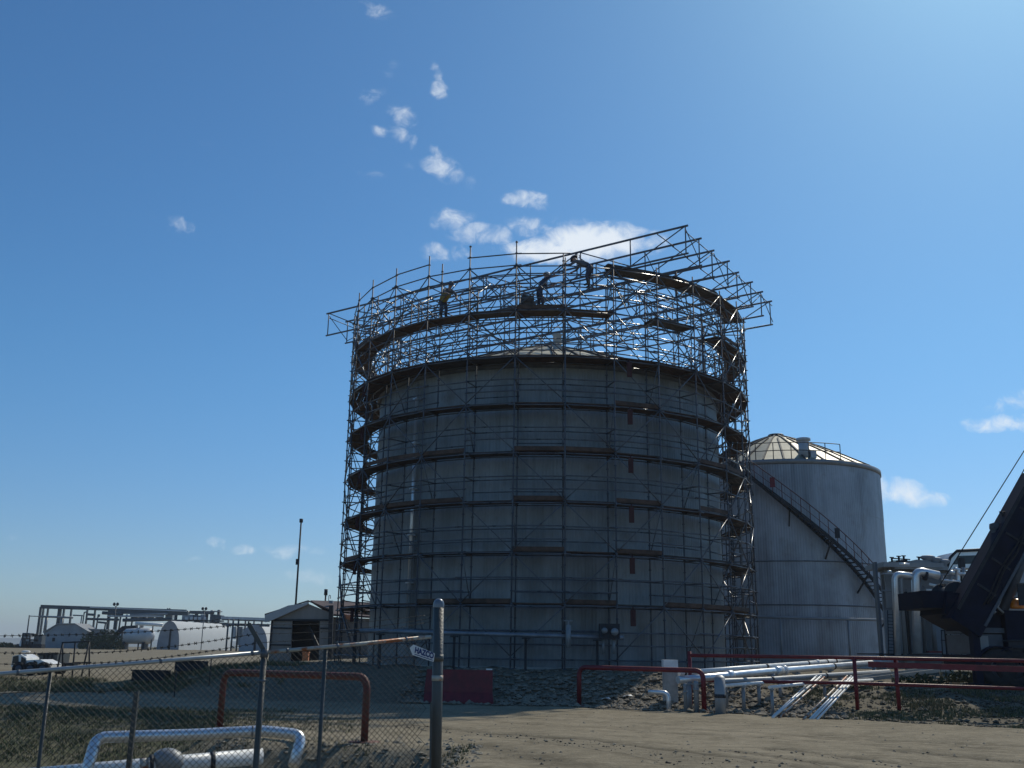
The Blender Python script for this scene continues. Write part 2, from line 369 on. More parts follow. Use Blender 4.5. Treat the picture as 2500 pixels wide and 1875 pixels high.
def soil_material(name, cols, grass, gm, track=False, bump=.6):
    mt = bpy.data.materials.new(name); mt.use_nodes = True; nt = mt.node_tree; nt.nodes.clear(); N = nt.nodes.new; L = nt.links.new
    out = N('ShaderNodeOutputMaterial'); b = N('ShaderNodeBsdfPrincipled'); L(b.outputs[0], out.inputs[0]); b.inputs['Roughness'].default_value = .95
    b.inputs['Specular IOR Level'].default_value = .1
    pos = N('ShaderNodeNewGeometry').outputs['Position']
    def nz(scale, st=(1, 1, 1), det=6, ro=.65):
        mp = N('ShaderNodeMapping'); L(pos, mp.inputs[0]); mp.inputs['Scale'].default_value = st
        n = N('ShaderNodeTexNoise'); n.inputs['Scale'].default_value = scale; n.inputs['Detail'].default_value = det; n.inputs['Roughness'].default_value = ro
        L(mp.outputs[0], n.inputs['Vector']); return n.outputs['Fac']
    def rng(f, a, c, lo=0, hi=1):
        r = N('ShaderNodeMapRange'); L(f, r.inputs[0]); r.inputs[1].default_value = a; r.inputs[2].default_value = c; r.inputs[3].default_value = lo; r.inputs[4].default_value = hi; return r.outputs[0]
    def mix(f, a, c):
        m_ = N('ShaderNodeMix'); m_.data_type = 'RGBA'; L(f, m_.inputs['Factor'])
        for s, v_ in (('A', a), ('B', c)):
            if isinstance(v_, tuple): m_.inputs[s].default_value = (*v_, 1)
            else: L(v_, m_.inputs[s])
        return m_.outputs['Result']
    big, mid, fine, grit = nz(.16), nz(.8), nz(4.5), nz(26)
    c = mix(rng(big, .35, .65), cols[0], cols[1])
    c = mix(rng(mid, .45, .66, 0, .8), c, cols[2])
    c = mix(rng(fine, .5, .68, 0, .75), c, cols[3])
    c = mix(rng(nz(2.4, (.35, 2.0, 1)), .52, .68, 0, .6), c, tuple(q*.7 for q in cols[2]))
    c = mix(rng(nz(7, (.5, 1.6, 1)), .56, .7, 0, .6), c, tuple(q*.6 for q in cols[2]))
    c = mix(rng(grit, .52, .68, 0, .7), c, tuple(q*.45 for q in cols[1]))
    c = mix(rng(nz(13), .62, .74, 0, .5), c, tuple(min(1, q*1.5) for q in cols[0]))
    if track:
        a = N('ShaderNodeAttribute'); a.attribute_name = 'wear'
        tm = N('ShaderNodeMath'); tm.operation = 'MULTIPLY'; L(a.outputs['Fac'], tm.inputs[0]); L(rng(nz(3.2, (1, 1, 1)), .22, .5), tm.inputs[1])
        c = mix(tm.outputs[0], c, tuple(q*.28 for q in cols[1]))
    if grass:
        a = N('ShaderNodeAttribute'); a.attribute_name = 'green'
        g1 = mix(rng(fine, .4, .65), gm[0], gm[1])
        tm = N('ShaderNodeMath'); tm.operation = 'MULTIPLY'; L(a.outputs['Fac'], tm.inputs[0]); L(rng(nz(1.3), .3, .52), tm.inputs[1])
        c = mix(tm.outputs[0], c, g1)
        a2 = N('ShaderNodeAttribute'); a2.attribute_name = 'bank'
        c = mix(a2.outputs['Fac'], c, mix(rng(fine, .35, .65), (.115, .10, .075), (.23, .20, .145)))  # rubble tone, with part of the tank's shade put into the colour
    L(c, b.inputs['Base Color'])
    bp = N('ShaderNodeBump'); bp.inputs['Strength'].default_value = bump; bp.inputs['Distance'].default_value = .05
    ad = N('ShaderNodeMath'); ad.operation = 'ADD'; L(nz(6), ad.inputs[0]); L(rng(grit, 0, 1, 0, .5), ad.inputs[1]); L(ad.outputs[0], bp.inputs['Height']); L(bp.outputs[0], b.inputs['Normal'])
    return mt
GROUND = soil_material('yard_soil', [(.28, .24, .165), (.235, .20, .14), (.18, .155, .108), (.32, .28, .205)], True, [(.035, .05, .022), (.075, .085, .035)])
ROAD = soil_material('dirt_road', [(.335, .285, .20), (.24, .205, .14), (.175, .148, .10), (.37, .32, .23)], False, None, True)
def green(x, y):
    g = .75*sstep(-5, -7, x)*sstep(18.5, 22, y)*(1-sstep(28.5, 29.5, y))          # grass below the road bank
    g = max(g, .75*sstep(37, 38, y)*(1-sstep(41.5, 43, y))*sstep(-8, -11, x))        # weeds beyond the road
    g = max(g, .6*sstep(road_edge(x)+.4, road_edge(x)+2, y)*(1-sstep(36, 40, y))*sstep(8.6, 10, x))
    g = max(g, .35*sstep(-1.5, -3, x)*(1-sstep(17.6, 19, y)))
    g = max(g, .55*sstep(300, 420, y))
    return g
def bank(x, y):                       # rubble of the tank pad and ditch earth, darkened to paint in their shade
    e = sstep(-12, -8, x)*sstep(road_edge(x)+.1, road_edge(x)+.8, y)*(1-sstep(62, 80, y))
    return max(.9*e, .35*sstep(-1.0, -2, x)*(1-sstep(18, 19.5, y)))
def line_d(x, y, a, b):
    ax, ay = a; bx, by = b; dx, dy = bx-ax, by-ay; t = max(0, min(1, ((x-ax)*dx+(y-ay)*dy)/(dx*dx+dy*dy)))
    return sqrt((x-ax-dx*t)**2+(y-ay-dy*t)**2)
TRACKS = [((-2.2, 23.6), (1.2, 20.4), .4, .85), ((1.2, 20.4), (3.2, 17.4), .7, 1.0), ((3.2, 17.4), (4.8, 14.4), .8, 1.0), ((5.0, 19.4), (7.8, 14.6), .28, .9), ((4.0, 18.9), (6.6, 14.4), .2, .75), ((7.2, 19.6), (10.5, 15.2), .24, .6), ((-.5, 19.2), (2.2, 14.4), .35, .5),
          ((-1, 26), (9, 19.5), .12, .35), ((3.6, 24.5), (13, 19.5), .14, .4), ((6.5, 22.5), (13, 18.2), .12, .5), ((-2, 29), (10, 25), .15, .3), ((0, 17.5), (3, 14), .5, .35)]
def wear(x, y):
    q = 0
    for a, b, wd, k in TRACKS:
        d = line_d(x, y, a, b)+.12*mnoise.noise(V((x*1.7, y*1.7, 9))); q = max(q, k*(1-sstep(wd*.4, wd*1.5, d)))
    return q
def road_z(x, y):
    ye = road_edge(x)+.7*mnoise.noise(V((x*.45, y*.3, 5)))+.25*mnoise.noise(V((x*1.6, y, 2)))
    e = sstep(ye+.25, ye-.35, y)
    nearl = 18.6+9.6*sstep(-4.5, -8, x)+.5*mnoise.noise(V((x*.8, 0, 4)))
    l = max(sstep(-1.4, -.5, x+.35*mnoise.noise(V((y*.9, 2, 1)))), sstep(nearl, nearl+.5, y)) if x < 1 else 1
    return gz(x, y)+.05*min(e, l)-.022-.045*wear(x, y)+.02*mnoise.noise(V((x*1.3, y*1.3, 7)))
gxs = axis(-3500, 3500, -24, 28, .45); gys = axis(-60, 3800, 9, 52, .42)
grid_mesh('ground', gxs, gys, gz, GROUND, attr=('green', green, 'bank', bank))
grid_mesh('road', [-26+.22*i for i in range(245)], [8+.2*i for i in range(147)], road_z, ROAD, attr=('wear', wear))
# far hills
HILL = mat('hill_grass', (.11, .12, .075), .95, 0, .2, .01)
def hill_z(x, y): return -10+ (27+10*mnoise.noise(V((x*.0011, 0, 0)))+4*mnoise.noise(V((x*.006, 3, 0))))*sstep(2900, 3700, y)
grid_mesh('hills', [-4200+120*i for i in range(71)], [2850+110*i for i in range(14)], hill_z, HILL)

# ------------------------------------------------------------------ storage tanks
def corrugated(mb, c, R, z0, z1, n, amp, seams=()):
    c = V(c); zs = [z0]+sorted(seams)+[z1]; rows = []
    for j in range(len(zs)-1):
        off = .012 if j % 2 else 0.0
        rows += [(zs[j], off), (zs[j+1], off)]
    i = len(mb.v)
    for z, off in rows:
        for k in range(n):
            a = 2*pi*k/n; r = R+off+(amp if k % 2 else -amp); mb.add([(c.x+r*cos(a), c.y+r*sin(a), z)])
    for j in range(len(rows)-1):
        for k in range(n): mb.face((i+j*n+k, i+j*n+(k+1) % n, i+(j+1)*n+(k+1) % n, i+(j+1)*n+k))
def tank_roof(c, R, z0, z1, sides, parent, material):
    mb = MB(); c = V(c); prof = []
    for t in (0, .25, .5, .75, .93, 1): prof.append((R*(1-t)+.02, z0+(z1-z0)*(1-(1-t)**1.22)))
    prof = [(R+.08, z0-.06), (R+.08, z0)]+prof
    mb.lathe((c.x, c.y, 0), prof, sides, smooth=False)
    roof = mb.build('roof', material, parent)
    rb = MB()
    for k in range(sides*2):
        a = pi*k/sides; cf = cos(pi/sides) if k % 2 else 1; pts = [V((c.x+r*cf*cos(a), c.y+r*cf*sin(a), z+.03)) for r, z in prof[2:(-1 if k % 2 == 0 else -2)]]
        for q in range(len(pts)-1): rb.bar(pts[q], pts[q+1], .10, .08)
    rb.lathe((c.x, c.y, 0), [(.001, z1+.05), (.5, z1+.04), (.55, z1-.02), (.55, z1-.3)], 16)
    rb.build('roof_rib', DARKSTEEL, roof)
    return roof
TC = V((1.80, 49.3, 1.0)); TR_ = 8.36; T_RIM = 13.75
tank = empty('storage_tank', TC, 'large round corrugated storage tank wrapped in scaffolding from base to rim', 'tank', 'storage tanks')
mb = MB(); corrugated(mb, TC, TR_, .55, T_RIM, 720, .006, (3.55, 6.1, 8.65, 11.2)); mb.build('shell', SHELL, tank)
mb = MB(); mb.lathe((TC.x, TC.y, 0), [(TR_+.05, T_RIM-.45), (TR_+.17, T_RIM-.42), (TR_+.17, T_RIM+.03), (TR_-.1, T_RIM+.05)], 90); mb.build('rim_band', GALV_D, tank)
mb = MB(); mb.lathe((TC.x, TC.y, 0), [(TR_+.35, .6), (TR_+.35, 1.05), (TR_+.02, 1.08)], 90); mb.build('foundation_ring', CONCRETE, tank)
r1 = tank_roof(TC, TR_, T_RIM, 16.70, 20, tank, mat('cream_tank_roof', (.50, .46, .33), .55, .1, .2, 1.0, .1, 6))
mb = MB(); mb.lathe((TC.x+.3, TC.y-4.2, 0), [(.2, 15.2), (.2, 16.05), (.27, 16.1), (.01, 16.15)], 14); mb.build('vent', WHITEFAR, tank)
mb = MB()                                   # downpipe on the left of the front
a = radians(-134.5); px_, py_ = TC.x+(TR_+.2)*cos(a), TC.y+(TR_+.2)*sin(a)
mb.path([(px_, py_, 1.9), (px_, py_, 13.1)], .085, 10)
for z in range(2, 13, 2): mb.box((px_, py_, z+.4), (.26, .26, .07), a)
mb.build('downpipe', SILVER, tank)
# horizontal pipe run low across the front, with its valves
man = empty('pipe_manifold', (-3.0, 38.95, 1.0), 'low horizontal pipe run with boxed valves across the front foot of the big tank', 'pipe')
mb = MB(); pa, pb = V((-5.6, 39.0, 2.33)), V((4.35, 38.85, 2.22))
mb.tube(pa, pb, .085, 10); mb.build('pipe', GALV, man)
for t in (.08, .36, .63, .9):
    q = pa.lerp(pb, t); mb = MB(); g = gz(q.x, q.y); mb.bar((q.x, q.y+.03, g-.1), (q.x, q.y+.03, q.z-.09), .09, .09); mb.box((q.x, q.y, q.z-.12), (.3, .3, .05)); mb.build('support', DARKSTEEL, man)
q = pa.lerp(pb, .79); mb = MB(); mb.tube((q.x, q.y-.12, q.z-.42), (q.x, q.y-.12, q.z+.34), .1, 12); mb.ball((q.x, q.y-.12, q.z+.34), .1); mb.tube((q.x, q.y-.12, q.z+.36), (q.x, q.y-.12, q.z+.55), .03); mb.tube((q.x-.16, q.y-.12, q.z+.56), (q.x+.16, q.y-.12, q.z+.56), .025); mb.build('standpipe', CLAD, man)
q = pa.lerp(pb, .945); mb = MB(); mb.box((q.x, q.y, q.z+.22), (.75, .45, .55)); vb = mb.build('valve_box', DARKSTEEL, man)
mb = MB(); mb.lathe((q.x-.2, q.y-.30, q.z+.24), [(.001, -.03), (.11, -.03), (.11, .06)], 14, 'Y'); mb.build('gauge', CLAD, vb)
mb = MB(); mb.lathe((q.x+.18, q.y-.30, q.z+.2), [(.001, -.03), (.14, -.03), (.14, .06)], 14, 'Y'); mb.build('gauge', CLAD, vb)
mb = MB(); mb.tube((q.x-.22, q.y-.05, q.z-.05), (q.x-.24, q.y-.05, q.z-.62), .055); mb.tube((q.x+.16, q.y-.05, q.z-.05), (q.x+.16, q.y-.05, q.z-.6), .06); mb.build('drain_pipe', CLAD, man)

C2 = V((18.3, 67.9, 1.0)); R2 = 6.55; RIM2 = 13.45
tank2 = empty('storage_tank', C2, 'smaller bare grey corrugated tank with an outside stairway, behind the scaffolded one', 'tank', 'storage tanks')
mb = MB(); corrugated(mb, C2, R2, .6, RIM2, 520, .007, (4.6, 7.2, 10.2)); mb.build('shell', SHELL2, tank2)
mb = MB()
for z in (4.6, 7.2, 13.2): mb.lathe((C2.x, C2.y, 0), [(R2+.015, z-.035), (R2+.04, z-.035), (R2+.04, z+.035), (R2+.015, z+.035)], 80)
mb.build('seam_band', GALV_D, tank2); mb = MB()
mb.lathe((C2.x, C2.y, 0), [(R2+.03, RIM2-.25), (R2+.09, RIM2-.25), (R2+.09, RIM2+.02), (R2-.1, RIM2+.03)], 80); mb.build('rim_band', CLAD, tank2)
mb = MB(); mb.lathe((C2.x, C2.y, 0), [(R2+.3, .5), (R2+.3, 1.0), (R2, 1.03)], 80); mb.build('foundation_ring', CONCRETE, tank2)
rf2 = tank_roof(C2, R2, RIM2, 16.35, 16, tank2, ROOF1)
# stairway winding down the front right of tank 2
def s2(a, z, r): return V((C2.x+r*cos(a), C2.y+r*sin(a), z))
A0, A1, Z0, Z1 = radians(-128), radians(-24), RIM2-.1, 3.3
A1 = radians(-35)
nst = 46
st = MB(); tr = MB(); hr = MB(); bk = MB()
for ro in (R2+.22, R2+.98):
    pts = [s2(A0+(A1-A0)*k/nst, Z0+(Z1-Z0)*k/nst, ro) for k in range(nst+1)]
    st = MB(); st.path(pts, .06, 4)
    for q in range(nst): st.bar(pts[q], pts[q+1], .045, .24)
    st.build('stringer', DARKSTEEL, tank2)
for k in range(nst):
    t = (k+.5)/nst; a = A0+(A1-A0)*t; z = Z0+(Z1-Z0)*t
    tr = MB(); tr.bar(s2(a, z, R2+.22), s2(a, z, R2+.98), .24, .045); tr.build('tread', DARKSTEEL, tank2)
    if k % 9 == 4: bk = MB(); bk.bar(s2(a, z-.1, R2+.95), s2(a, z-1.1, R2+.02), .08, .08); bk.build('bracket', DARKSTEEL, tank2)
pts = [s2(A0+(A1-A0)*k/nst, Z0+(Z1-Z0)*k/nst+1.05, R2+1.0) for k in range(nst+1)]
hr.path(pts, .03, 6); hr.path([p-V((0, 0, .5)) for p in pts], .018, 6)
for k in range(0, nst+1, 2): hr.tube(pts[k]-V((0, 0, 1.05)), pts[k], .022, 5)
hr.build('handrail', PAINT_RUST, tank2)
for k in (10, 24, 38):
    p = pts[k]; mb = MB(); mb.box(p-V((0, 0, .35)), (.07, .3, .6), A0+(A1-A0)*k/nst); mb.build('rail_box', PAINT_RED if k == 10 else DARKSTEEL, tank2)
mb = MB()                                     # landing and legs at the foot of the stair
pf = s2(A1+.03, Z1-.1, R2+.6); mb.box(pf, (1.3, 1.1, .08), A1)
for sx in (-.5, .5):
    for sy in (-.4, .4): p = pf+Matrix.Rotation(A1, 3, 'Z') @ V((sx, sy, 0)); mb.tube((p.x, p.y, .7), p, .045)
    p = pf+Matrix.Rotation(A1, 3, 'Z') @ V((sx, .4, 0))
mb.bar(pf+V((-.4, -.4, -.1)), (pf.x+.5, pf.y-.4, 1.2), .06, .06); mb.build('landing', DARKSTEEL, tank2)
mb = MB()                                     # guard rail along the roof edge
ga0, ga1 = radians(-185), radians(-68)
for zz in (.55, 1.05): mb.path([s2(ga0+(ga1-ga0)*k/24, RIM2+.05+zz, R2-.15) for k in range(25)], .028, 5)
for k in range(0, 25, 2): p = s2(ga0+(ga1-ga0)*k/24, RIM2, R2-.15); mb.tube(p, p+V((0, 0, 1.1)), .03, 5)
mb.build('roof_guardrail', DARKSTEEL, tank2)
mb = MB(); p = s2(radians(-88), RIM2+.55, R2-.9); mb.tube(p-V((0, 0, .3)), p+V((0, 0, .75)), .33, 14); mb.lathe(p, [(.33, .75), (.45, .8), (.45, .95), (.01, 1.05)], 14); mb.box(p+V((.5, -.2, -.1)), (.35, .35, .5)); mb.build('roof_vent', WHITEFAR, tank2)
mb = MB(); p = s2(radians(-150), RIM2+.4, R2-.6); mb.box(p+V((0, 0, .35)), (.5, .4, 1.3)); mb.box(p+V((.9, 0, .05)), (.8, .5, .5)); mb.build('roof_box', CONCRETE, tank2)
mb = MB(); mb.tube((11.0, 60.6, 3.85), (23.6, 60.6, 3.75), .09); 
for x in (12, 16, 20, 23): mb.tube((x, 60.6, .9), (x, 60.6, 3.8), .07)
mb.box((17, 60.6, 1.45), (9, .12, .12)); o = mb.build('pipe_run', CLAD, None, (17, 60.6, .9)); props(o, 'thin straight pipe run on posts in front of the bare grey tank foot', 'pipe')

# ------------------------------------------------------------------ ring scaffold
SC = V((TC.x, TC.y, 1.0)); RO, RI, NB = 9.85, 8.92, 30
scaf = empty('scaffold', SC, 'tall ring scaffold of steel tubes and plank decks around the big tank', 'scaffold')
A_OFF = radians(-90)+pi/NB*.35
def ring(k, r, z): a = A_OFF+2*pi*k/NB; return V((SC.x+r*cos(a), SC.y+r*sin(a), z))
def front(k): a = A_OFF+2*pi*k/NB; return sin(a)          # -1 = nearest to camera
LEV = [1.43+2*i for i in range(9)]                        # deck heights 1.43 .. 17.43
TOPZ = 18.45
def emit(name, items, material, limit=100):
    """items: (priority, list of drawing calls). nearest `limit` become parts, the rest one stuff part"""
    items.sort(key=lambda q: q[0])
    for pr, fn, mt in items[:limit]:
        mb = MB(); fn(mb); mb.build(name, mt or material, scaf)
    if len(items) > limit:
        mb = MB()
        for pr, fn, mt in items[limit:]: fn(mb)
        mb.build(name, material, scaf, kind='stuff')
rnd = random.Random(11)
posts = []
for k in range(NB):
    for r, hi in ((RO, 17.95+.25*rnd.random()+(.3 if math.sin(A_OFF+2*pi*k/NB) < -.2 and math.cos(A_OFF+2*pi*k/NB) < -.01 else -.35)), (RI, 16.6+.3*rnd.random() if k % 3 else 18.3)):
        p = ring(k, r, 0); g = gz(p.x, p.y, False)
        def fn(mb, p=p, g=g, hi=hi):
            mb.tube((p.x, p.y, g), (p.x, p.y, hi), .03, 7); mb.box((p.x, p.y, g+.02), (.16, .16, .03))
            z = 1.43
            while z < hi: mb.tube((p.x, p.y, z-.025), (p.x, p.y, z+.025), .058, 6); z += .5
        posts.append((front(k)+(0 if r == RO else .2), fn, None))
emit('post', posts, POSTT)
ledg, tran, brac, decks, toes = [], [], [], [], []
rnd = random.Random(5)
DROP15 = {}
for i, z in enumerate(LEV):
    for k in range(NB):
        fr = front(k+.5)
        # outer ledgers : deck level, knee rail, top rail
        for h in (-.06, .5, 1.0):
            if z+h > (17.98 if math.cos(A_OFF+2*pi*(k+.5)/NB) < -.04 else 17.4): continue
            if h == .5 and rnd.random() < .18: continue
            o0, o1 = ring(k, RO, z+h), ring(k+1, RO, z+h); e_ = (o1-o0).normalized(); o0 = o0-e_*rnd.choice((.02, .02, .12, .25)); o1 = o1+e_*rnd.choice((.02, .02, .1, .22)); q_ = V((0, 0, rnd.uniform(-.03, .03))); o0 = o0+q_; o1 = o1+q_
            ledg.append((fr+.02*(h == .5), lambda mb, a=o0, b=o1: mb.tube(a, b, .027, 6), None))
        for h in ((-.06, 1.0, .5) if rnd.random() < .6 else (-.06, 1.0)):
            if z+h > 17.5: continue
            i0, i1 = ring(k, RI, z+h), ring(k+1, RI, z+h)
            ledg.append((fr+.3, lambda mb, a=i0, b=i1: mb.tube(a, b, .027, 6), None))
        for h in (-.06, 1.0):
            if z+h > 17.5 or (h > 0 and rnd.random() < .35): continue
            tran.append((front(k), lambda mb, a=ring(k, RI-.12, z+h), b=ring(k, RO+.1, z+h): mb.tube(a, b, .027, 6), None))
        # diagonals on the outer face
        if z < 17 and (k*7+i*3) % 5 != 0:
            if (k+i) % 2: a_, b_ = ring(k, RO+.03, z+.05), ring(k+1, RO+.03, z+1.95)
            else: a_, b_ = ring(k+1, RO+.03, z+.05), ring(k, RO+.03, z+1.95)
            brac.append((fr, lambda mb, a=a_, b=b_: mb.tube(a, b, .025, 6), None))
        if z < 17 and (k*5+i) % 3 == 0:
            brac.append((fr+.4, lambda mb, a=ring(k, RI, z+.05), b=ring(k, RO, z+1.95): mb.tube(a, b, .02, 6), None))
        if 12 < z < 17 and (k+2*i) % 3 == 0:
            brac.append((fr+.4, lambda mb, a=ring(k, RI, z+.05), b=ring(k+1, RI, z+1.95): mb.tube(a, b, .02, 6), None))
        if i in (6, 7):                                 # the crown is laced much more densely
            a_, b_ = (ring(k+1, RO+.03, z+.05), ring(k, RO+.03, z+1.95)) if (k+i) % 2 else (ring(k, RO+.03, z+.05), ring(k+1, RO+.03, z+1.95))
            if z < 17 and k % 3: brac.append((fr+.1, lambda mb, a=a_, b=b_: mb.tube(a, b, .022, 6), None))
            brac.append((fr+.5, lambda mb, a=ring(k+1, RI, z+.05), b=ring(k, RI, z+1.9): mb.tube(a, b, .022, 6), None))
            for h in (1.5, .25):
                tran.append((front(k)+.3, lambda mb, a=ring(k, RI-.1, z+h), b=ring(k, RO+.1, z+h): mb.tube(a, b, .022, 6), None))
            ledg.append((fr+.5, lambda mb, a=ring(k, RI, z+1.5), b=ring(k+1, RI, z+1.5): mb.tube(a, b, .024, 6), None))
            if z+1.5 < 17.4: ledg.append((fr+.2, lambda mb, a=ring(k, RO, z+1.5), b=ring(k+1, RO, z+1.5): mb.tube(a, b, .024, 6), None))
        # decks
        if i == 0: continue
        
        ang = (A_OFF+2*pi*(k+.5)/NB)
        azf = math.degrees(ang)+90                      # 0 = facing camera, + = towards the right
        if i == 8 and not (18 < azf < 78 or 150 < azf < 190): continue
        if i == 7 and 8 < azf < 60 and k % 2: continue
        r0 = RI-.02; r1 = RO-.06
        if i == 6: r0 = TR_+.2; r1 = RO+.05
        dz = rnd.uniform(-.02, .02)
        def dfn(mb, k=k, z=z+dz, r0=r0, r1=r1, sk=rnd.uniform(-.03, .03)):
            nbd = 4; 
            for q in range(nbd):
                ra, rb = r0+(r1-r0)*(q+.04)/nbd, r0+(r1-r0)*(q+.96)/nbd
                mb.prism([ring(k-.05+sk, ra, z), ring(k+1.05, ra, z), ring(k+1.05, rb, z), ring(k-.05+sk, rb, z)], (0, 0, .045))
        decks.append((fr, dfn, PLANK2 if rnd.random() < .35 else PLANK))
        if rnd.random() < .4 and i < 8 and i != 6:
            toes.append((fr, lambda mb, a=ring(k, RO-.02, z+.12), b=ring(k+1, RO-.02, z+.12): mb.bar(a, b, .03, .17), None))
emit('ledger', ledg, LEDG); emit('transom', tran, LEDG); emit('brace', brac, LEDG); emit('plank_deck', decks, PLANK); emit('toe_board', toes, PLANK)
for i in range(1, 7):                                     # dark red bags hung below each deck
    p = ring(1.32, RO+.02, LEV[i]-.45); mb = MB(); mb.box(p, (.20, .09, .62)); mb.box(p+V((0, 0, .36)), (.04, .04, .14)); mb.build('hanging_bag', BAGM, scaf)
    p = ring(-5.2, RO-.02, LEV[i]-.4); mb = MB(); mb.box(p, (.14, .08, .5)); mb.box(p+V((0, 0, .3)), (.03, .03, .14)); mb.build('hanging_bag', BAGM, scaf)
mb = MB()                                                 # access ladder up the right side
la, lb = ring(6.3, RI+.35, 1.4), ring(6.55, RI+.35, 1.4)
for q in (la, lb): mb.tube(q, q+V((0, 0, 14)), .022, 6)
z = 1.7
while z < 15.2: mb.tube(V((la.x, la.y, z)), V((lb.x, lb.y, z)), .016, 5); z += .3
mb.build('ladder', GALV, scaf)

# ------------------------------------------------------------------ eight lattice girders laid over the ring
ZT, ZB = 18.72, 17.5
gl, gr, g8 = atz(803, 765, ZT), atz(1673, 552, ZT), atz(1884, 735, ZT)
gd = (gr-gl); GLEN = gd.length; gd.normalize(); gn = V((-gd.y, gd.x, 0)); 
if gn.y < 0: gn = -gn
GSP = (g8-gr).dot(gn)/7; GSL = (g8-gr).dot(gd)/7
gname = ['first', 'second', 'third', 'fourth', 'fifth', 'sixth', 'seventh', 'eighth']
glab = ['lattice girder nearest the camera, its right tip the highest point of the structure',
        'lattice girder second from the front over the tank, right tip just under the topmost',
        'lattice girder third from the front over the tank top',
        'lattice girder fourth from the front, crossing the middle of the tank',
        'lattice girder fifth from the front, just past the tank middle',
        'lattice girder sixth from the front over the tank top',
        'lattice girder last but one from the front over the tank top',
        'lattice girder farthest back, its right tip the lowest and rightmost']
gir = empty('lattice_girder', (gl.x, gl.y, ZB), glab[0], 'girder', 'lattice girders over the tank')
np_ = 8; pl = GLEN/np_
mb = MB(); mb.tube(gl-gd*.15, gr+gd*.12, .048, 8); mb.build('top_chord', ALU, gir)
gb0, gb1 = V((gl.x, gl.y, ZB)), V((gr.x, gr.y, ZB))
mb = MB(); mb.tube(gb0-gd*.1, gb1+gd*.1, .044, 8); mb.build('bottom_chord', ALU, gir)
for k in range(np_+1):
    p = gl+gd*(pl*k); 
    for off in ((0,) if k in (0, np_) or k % 2 else (-.09, .09)):
        mb = MB(); q = p+gd*off; mb.tube(q, V((q.x, q.y, ZB)), .028, 7); mb.build('vertical', ALU, gir)
for k in range(np_):
    p0, p1 = gl+gd*(pl*k), gl+gd*(pl*(k+1)); a_ = V((p0.x, p0.y, ZT if k % 2 == 0 else ZB)); b_ = V((p1.x, p1.y, ZB if k % 2 == 0 else ZT))
    mb = MB(); mb.tube(a_, b_, .026, 7); mb.build('diagonal', ALU, gir)
girders = [gir]
for j in range(1, 8):
    c = copy_tree(gir); c.location = gir.location+gn*(GSP*j)+gd*(GSL*j+random.uniform(-.12, .12)); c['label'] = glab[j]; girders.append(c)
# tie tubes lacing the girders together (belong to the scaffold)
lac = []
for j in range(7):
    for k in range(0, np_+1):
        base = gl+gd*(pl*k)+gn*(GSP*j)+gd*(GSL*j); nx = base+gn*GSP+gd*GSL
        if (k+j) % 2 == 0: lac.append((0, lambda mb, a=V((base.x, base.y, ZT-.12)), b=V((nx.x, nx.y, ZB+.12)): mb.tube(a, b, .02, 6), None))
        elif k in (0, np_, 4): lac.append((0, lambda mb, a=V((base.x, base.y, ZB+.12)), b=V((nx.x, nx.y, ZT-.12)): mb.tube(a, b, .02, 6), None))
        if k % 2 == 0: lac.append((0, lambda mb, a=V((base.x, base.y, ZT-.25)), b=V((nx.x, nx.y, ZT-.25)): mb.tube(a, b, .02, 6), None))
    if j < 7:
        a_ = gl+gd*(pl*7.5)+gn*(GSP*j)+gd*(GSL*j); lac.append((0, lambda mb, a=V((a_.x, a_.y, ZT-.06)), b=V((a_.x, a_.y, ZT-.06))+gn*GSP*1.02: mb.tube(a, b, .022, 6), None))
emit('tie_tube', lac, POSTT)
# raking struts above the ring and internal towers under the girders
rak = []
for k in range(NB):
    a_, b_ = ring(k, RO, 16.0), ring(k, RI-1.3, 17.5)
    if k % 2 == 0: rak.append((0, lambda mb, a=a_, b=b_: mb.tube(a, b, .022, 6), None))
    rak.append((0, lambda mb, a=ring(k, RO+.02, 15.5), b=ring(k+1, RO+.02, 17.4): mb.tube(a, b, .022, 6), None))
for k in range(0, NB):                                    # inner ring of standards on the roof edge carrying the girders
    p = ring(k+.5, TR_-.45, 0)
    rak.append((0, lambda mb, p=p: mb.tube((p.x, p.y, 13.9), (p.x, p.y, 17.5), .024, 6), None))
    for zz in (14.6, 16.1, 17.3): rak.append((0, lambda mb, a=ring(k+.5, TR_-.45, zz), b=ring(k+1.5, TR_-.45, zz): mb.tube(a, b, .022, 6), None))
    rak.append((0, lambda mb, a=ring(k+.5, TR_-.45, 14.6), b=ring(k+(1.5 if k % 2 else -.5), TR_-.45, 17.3): mb.tube(a, b, .02, 6), None))
emit('strut', rak, LEDG)

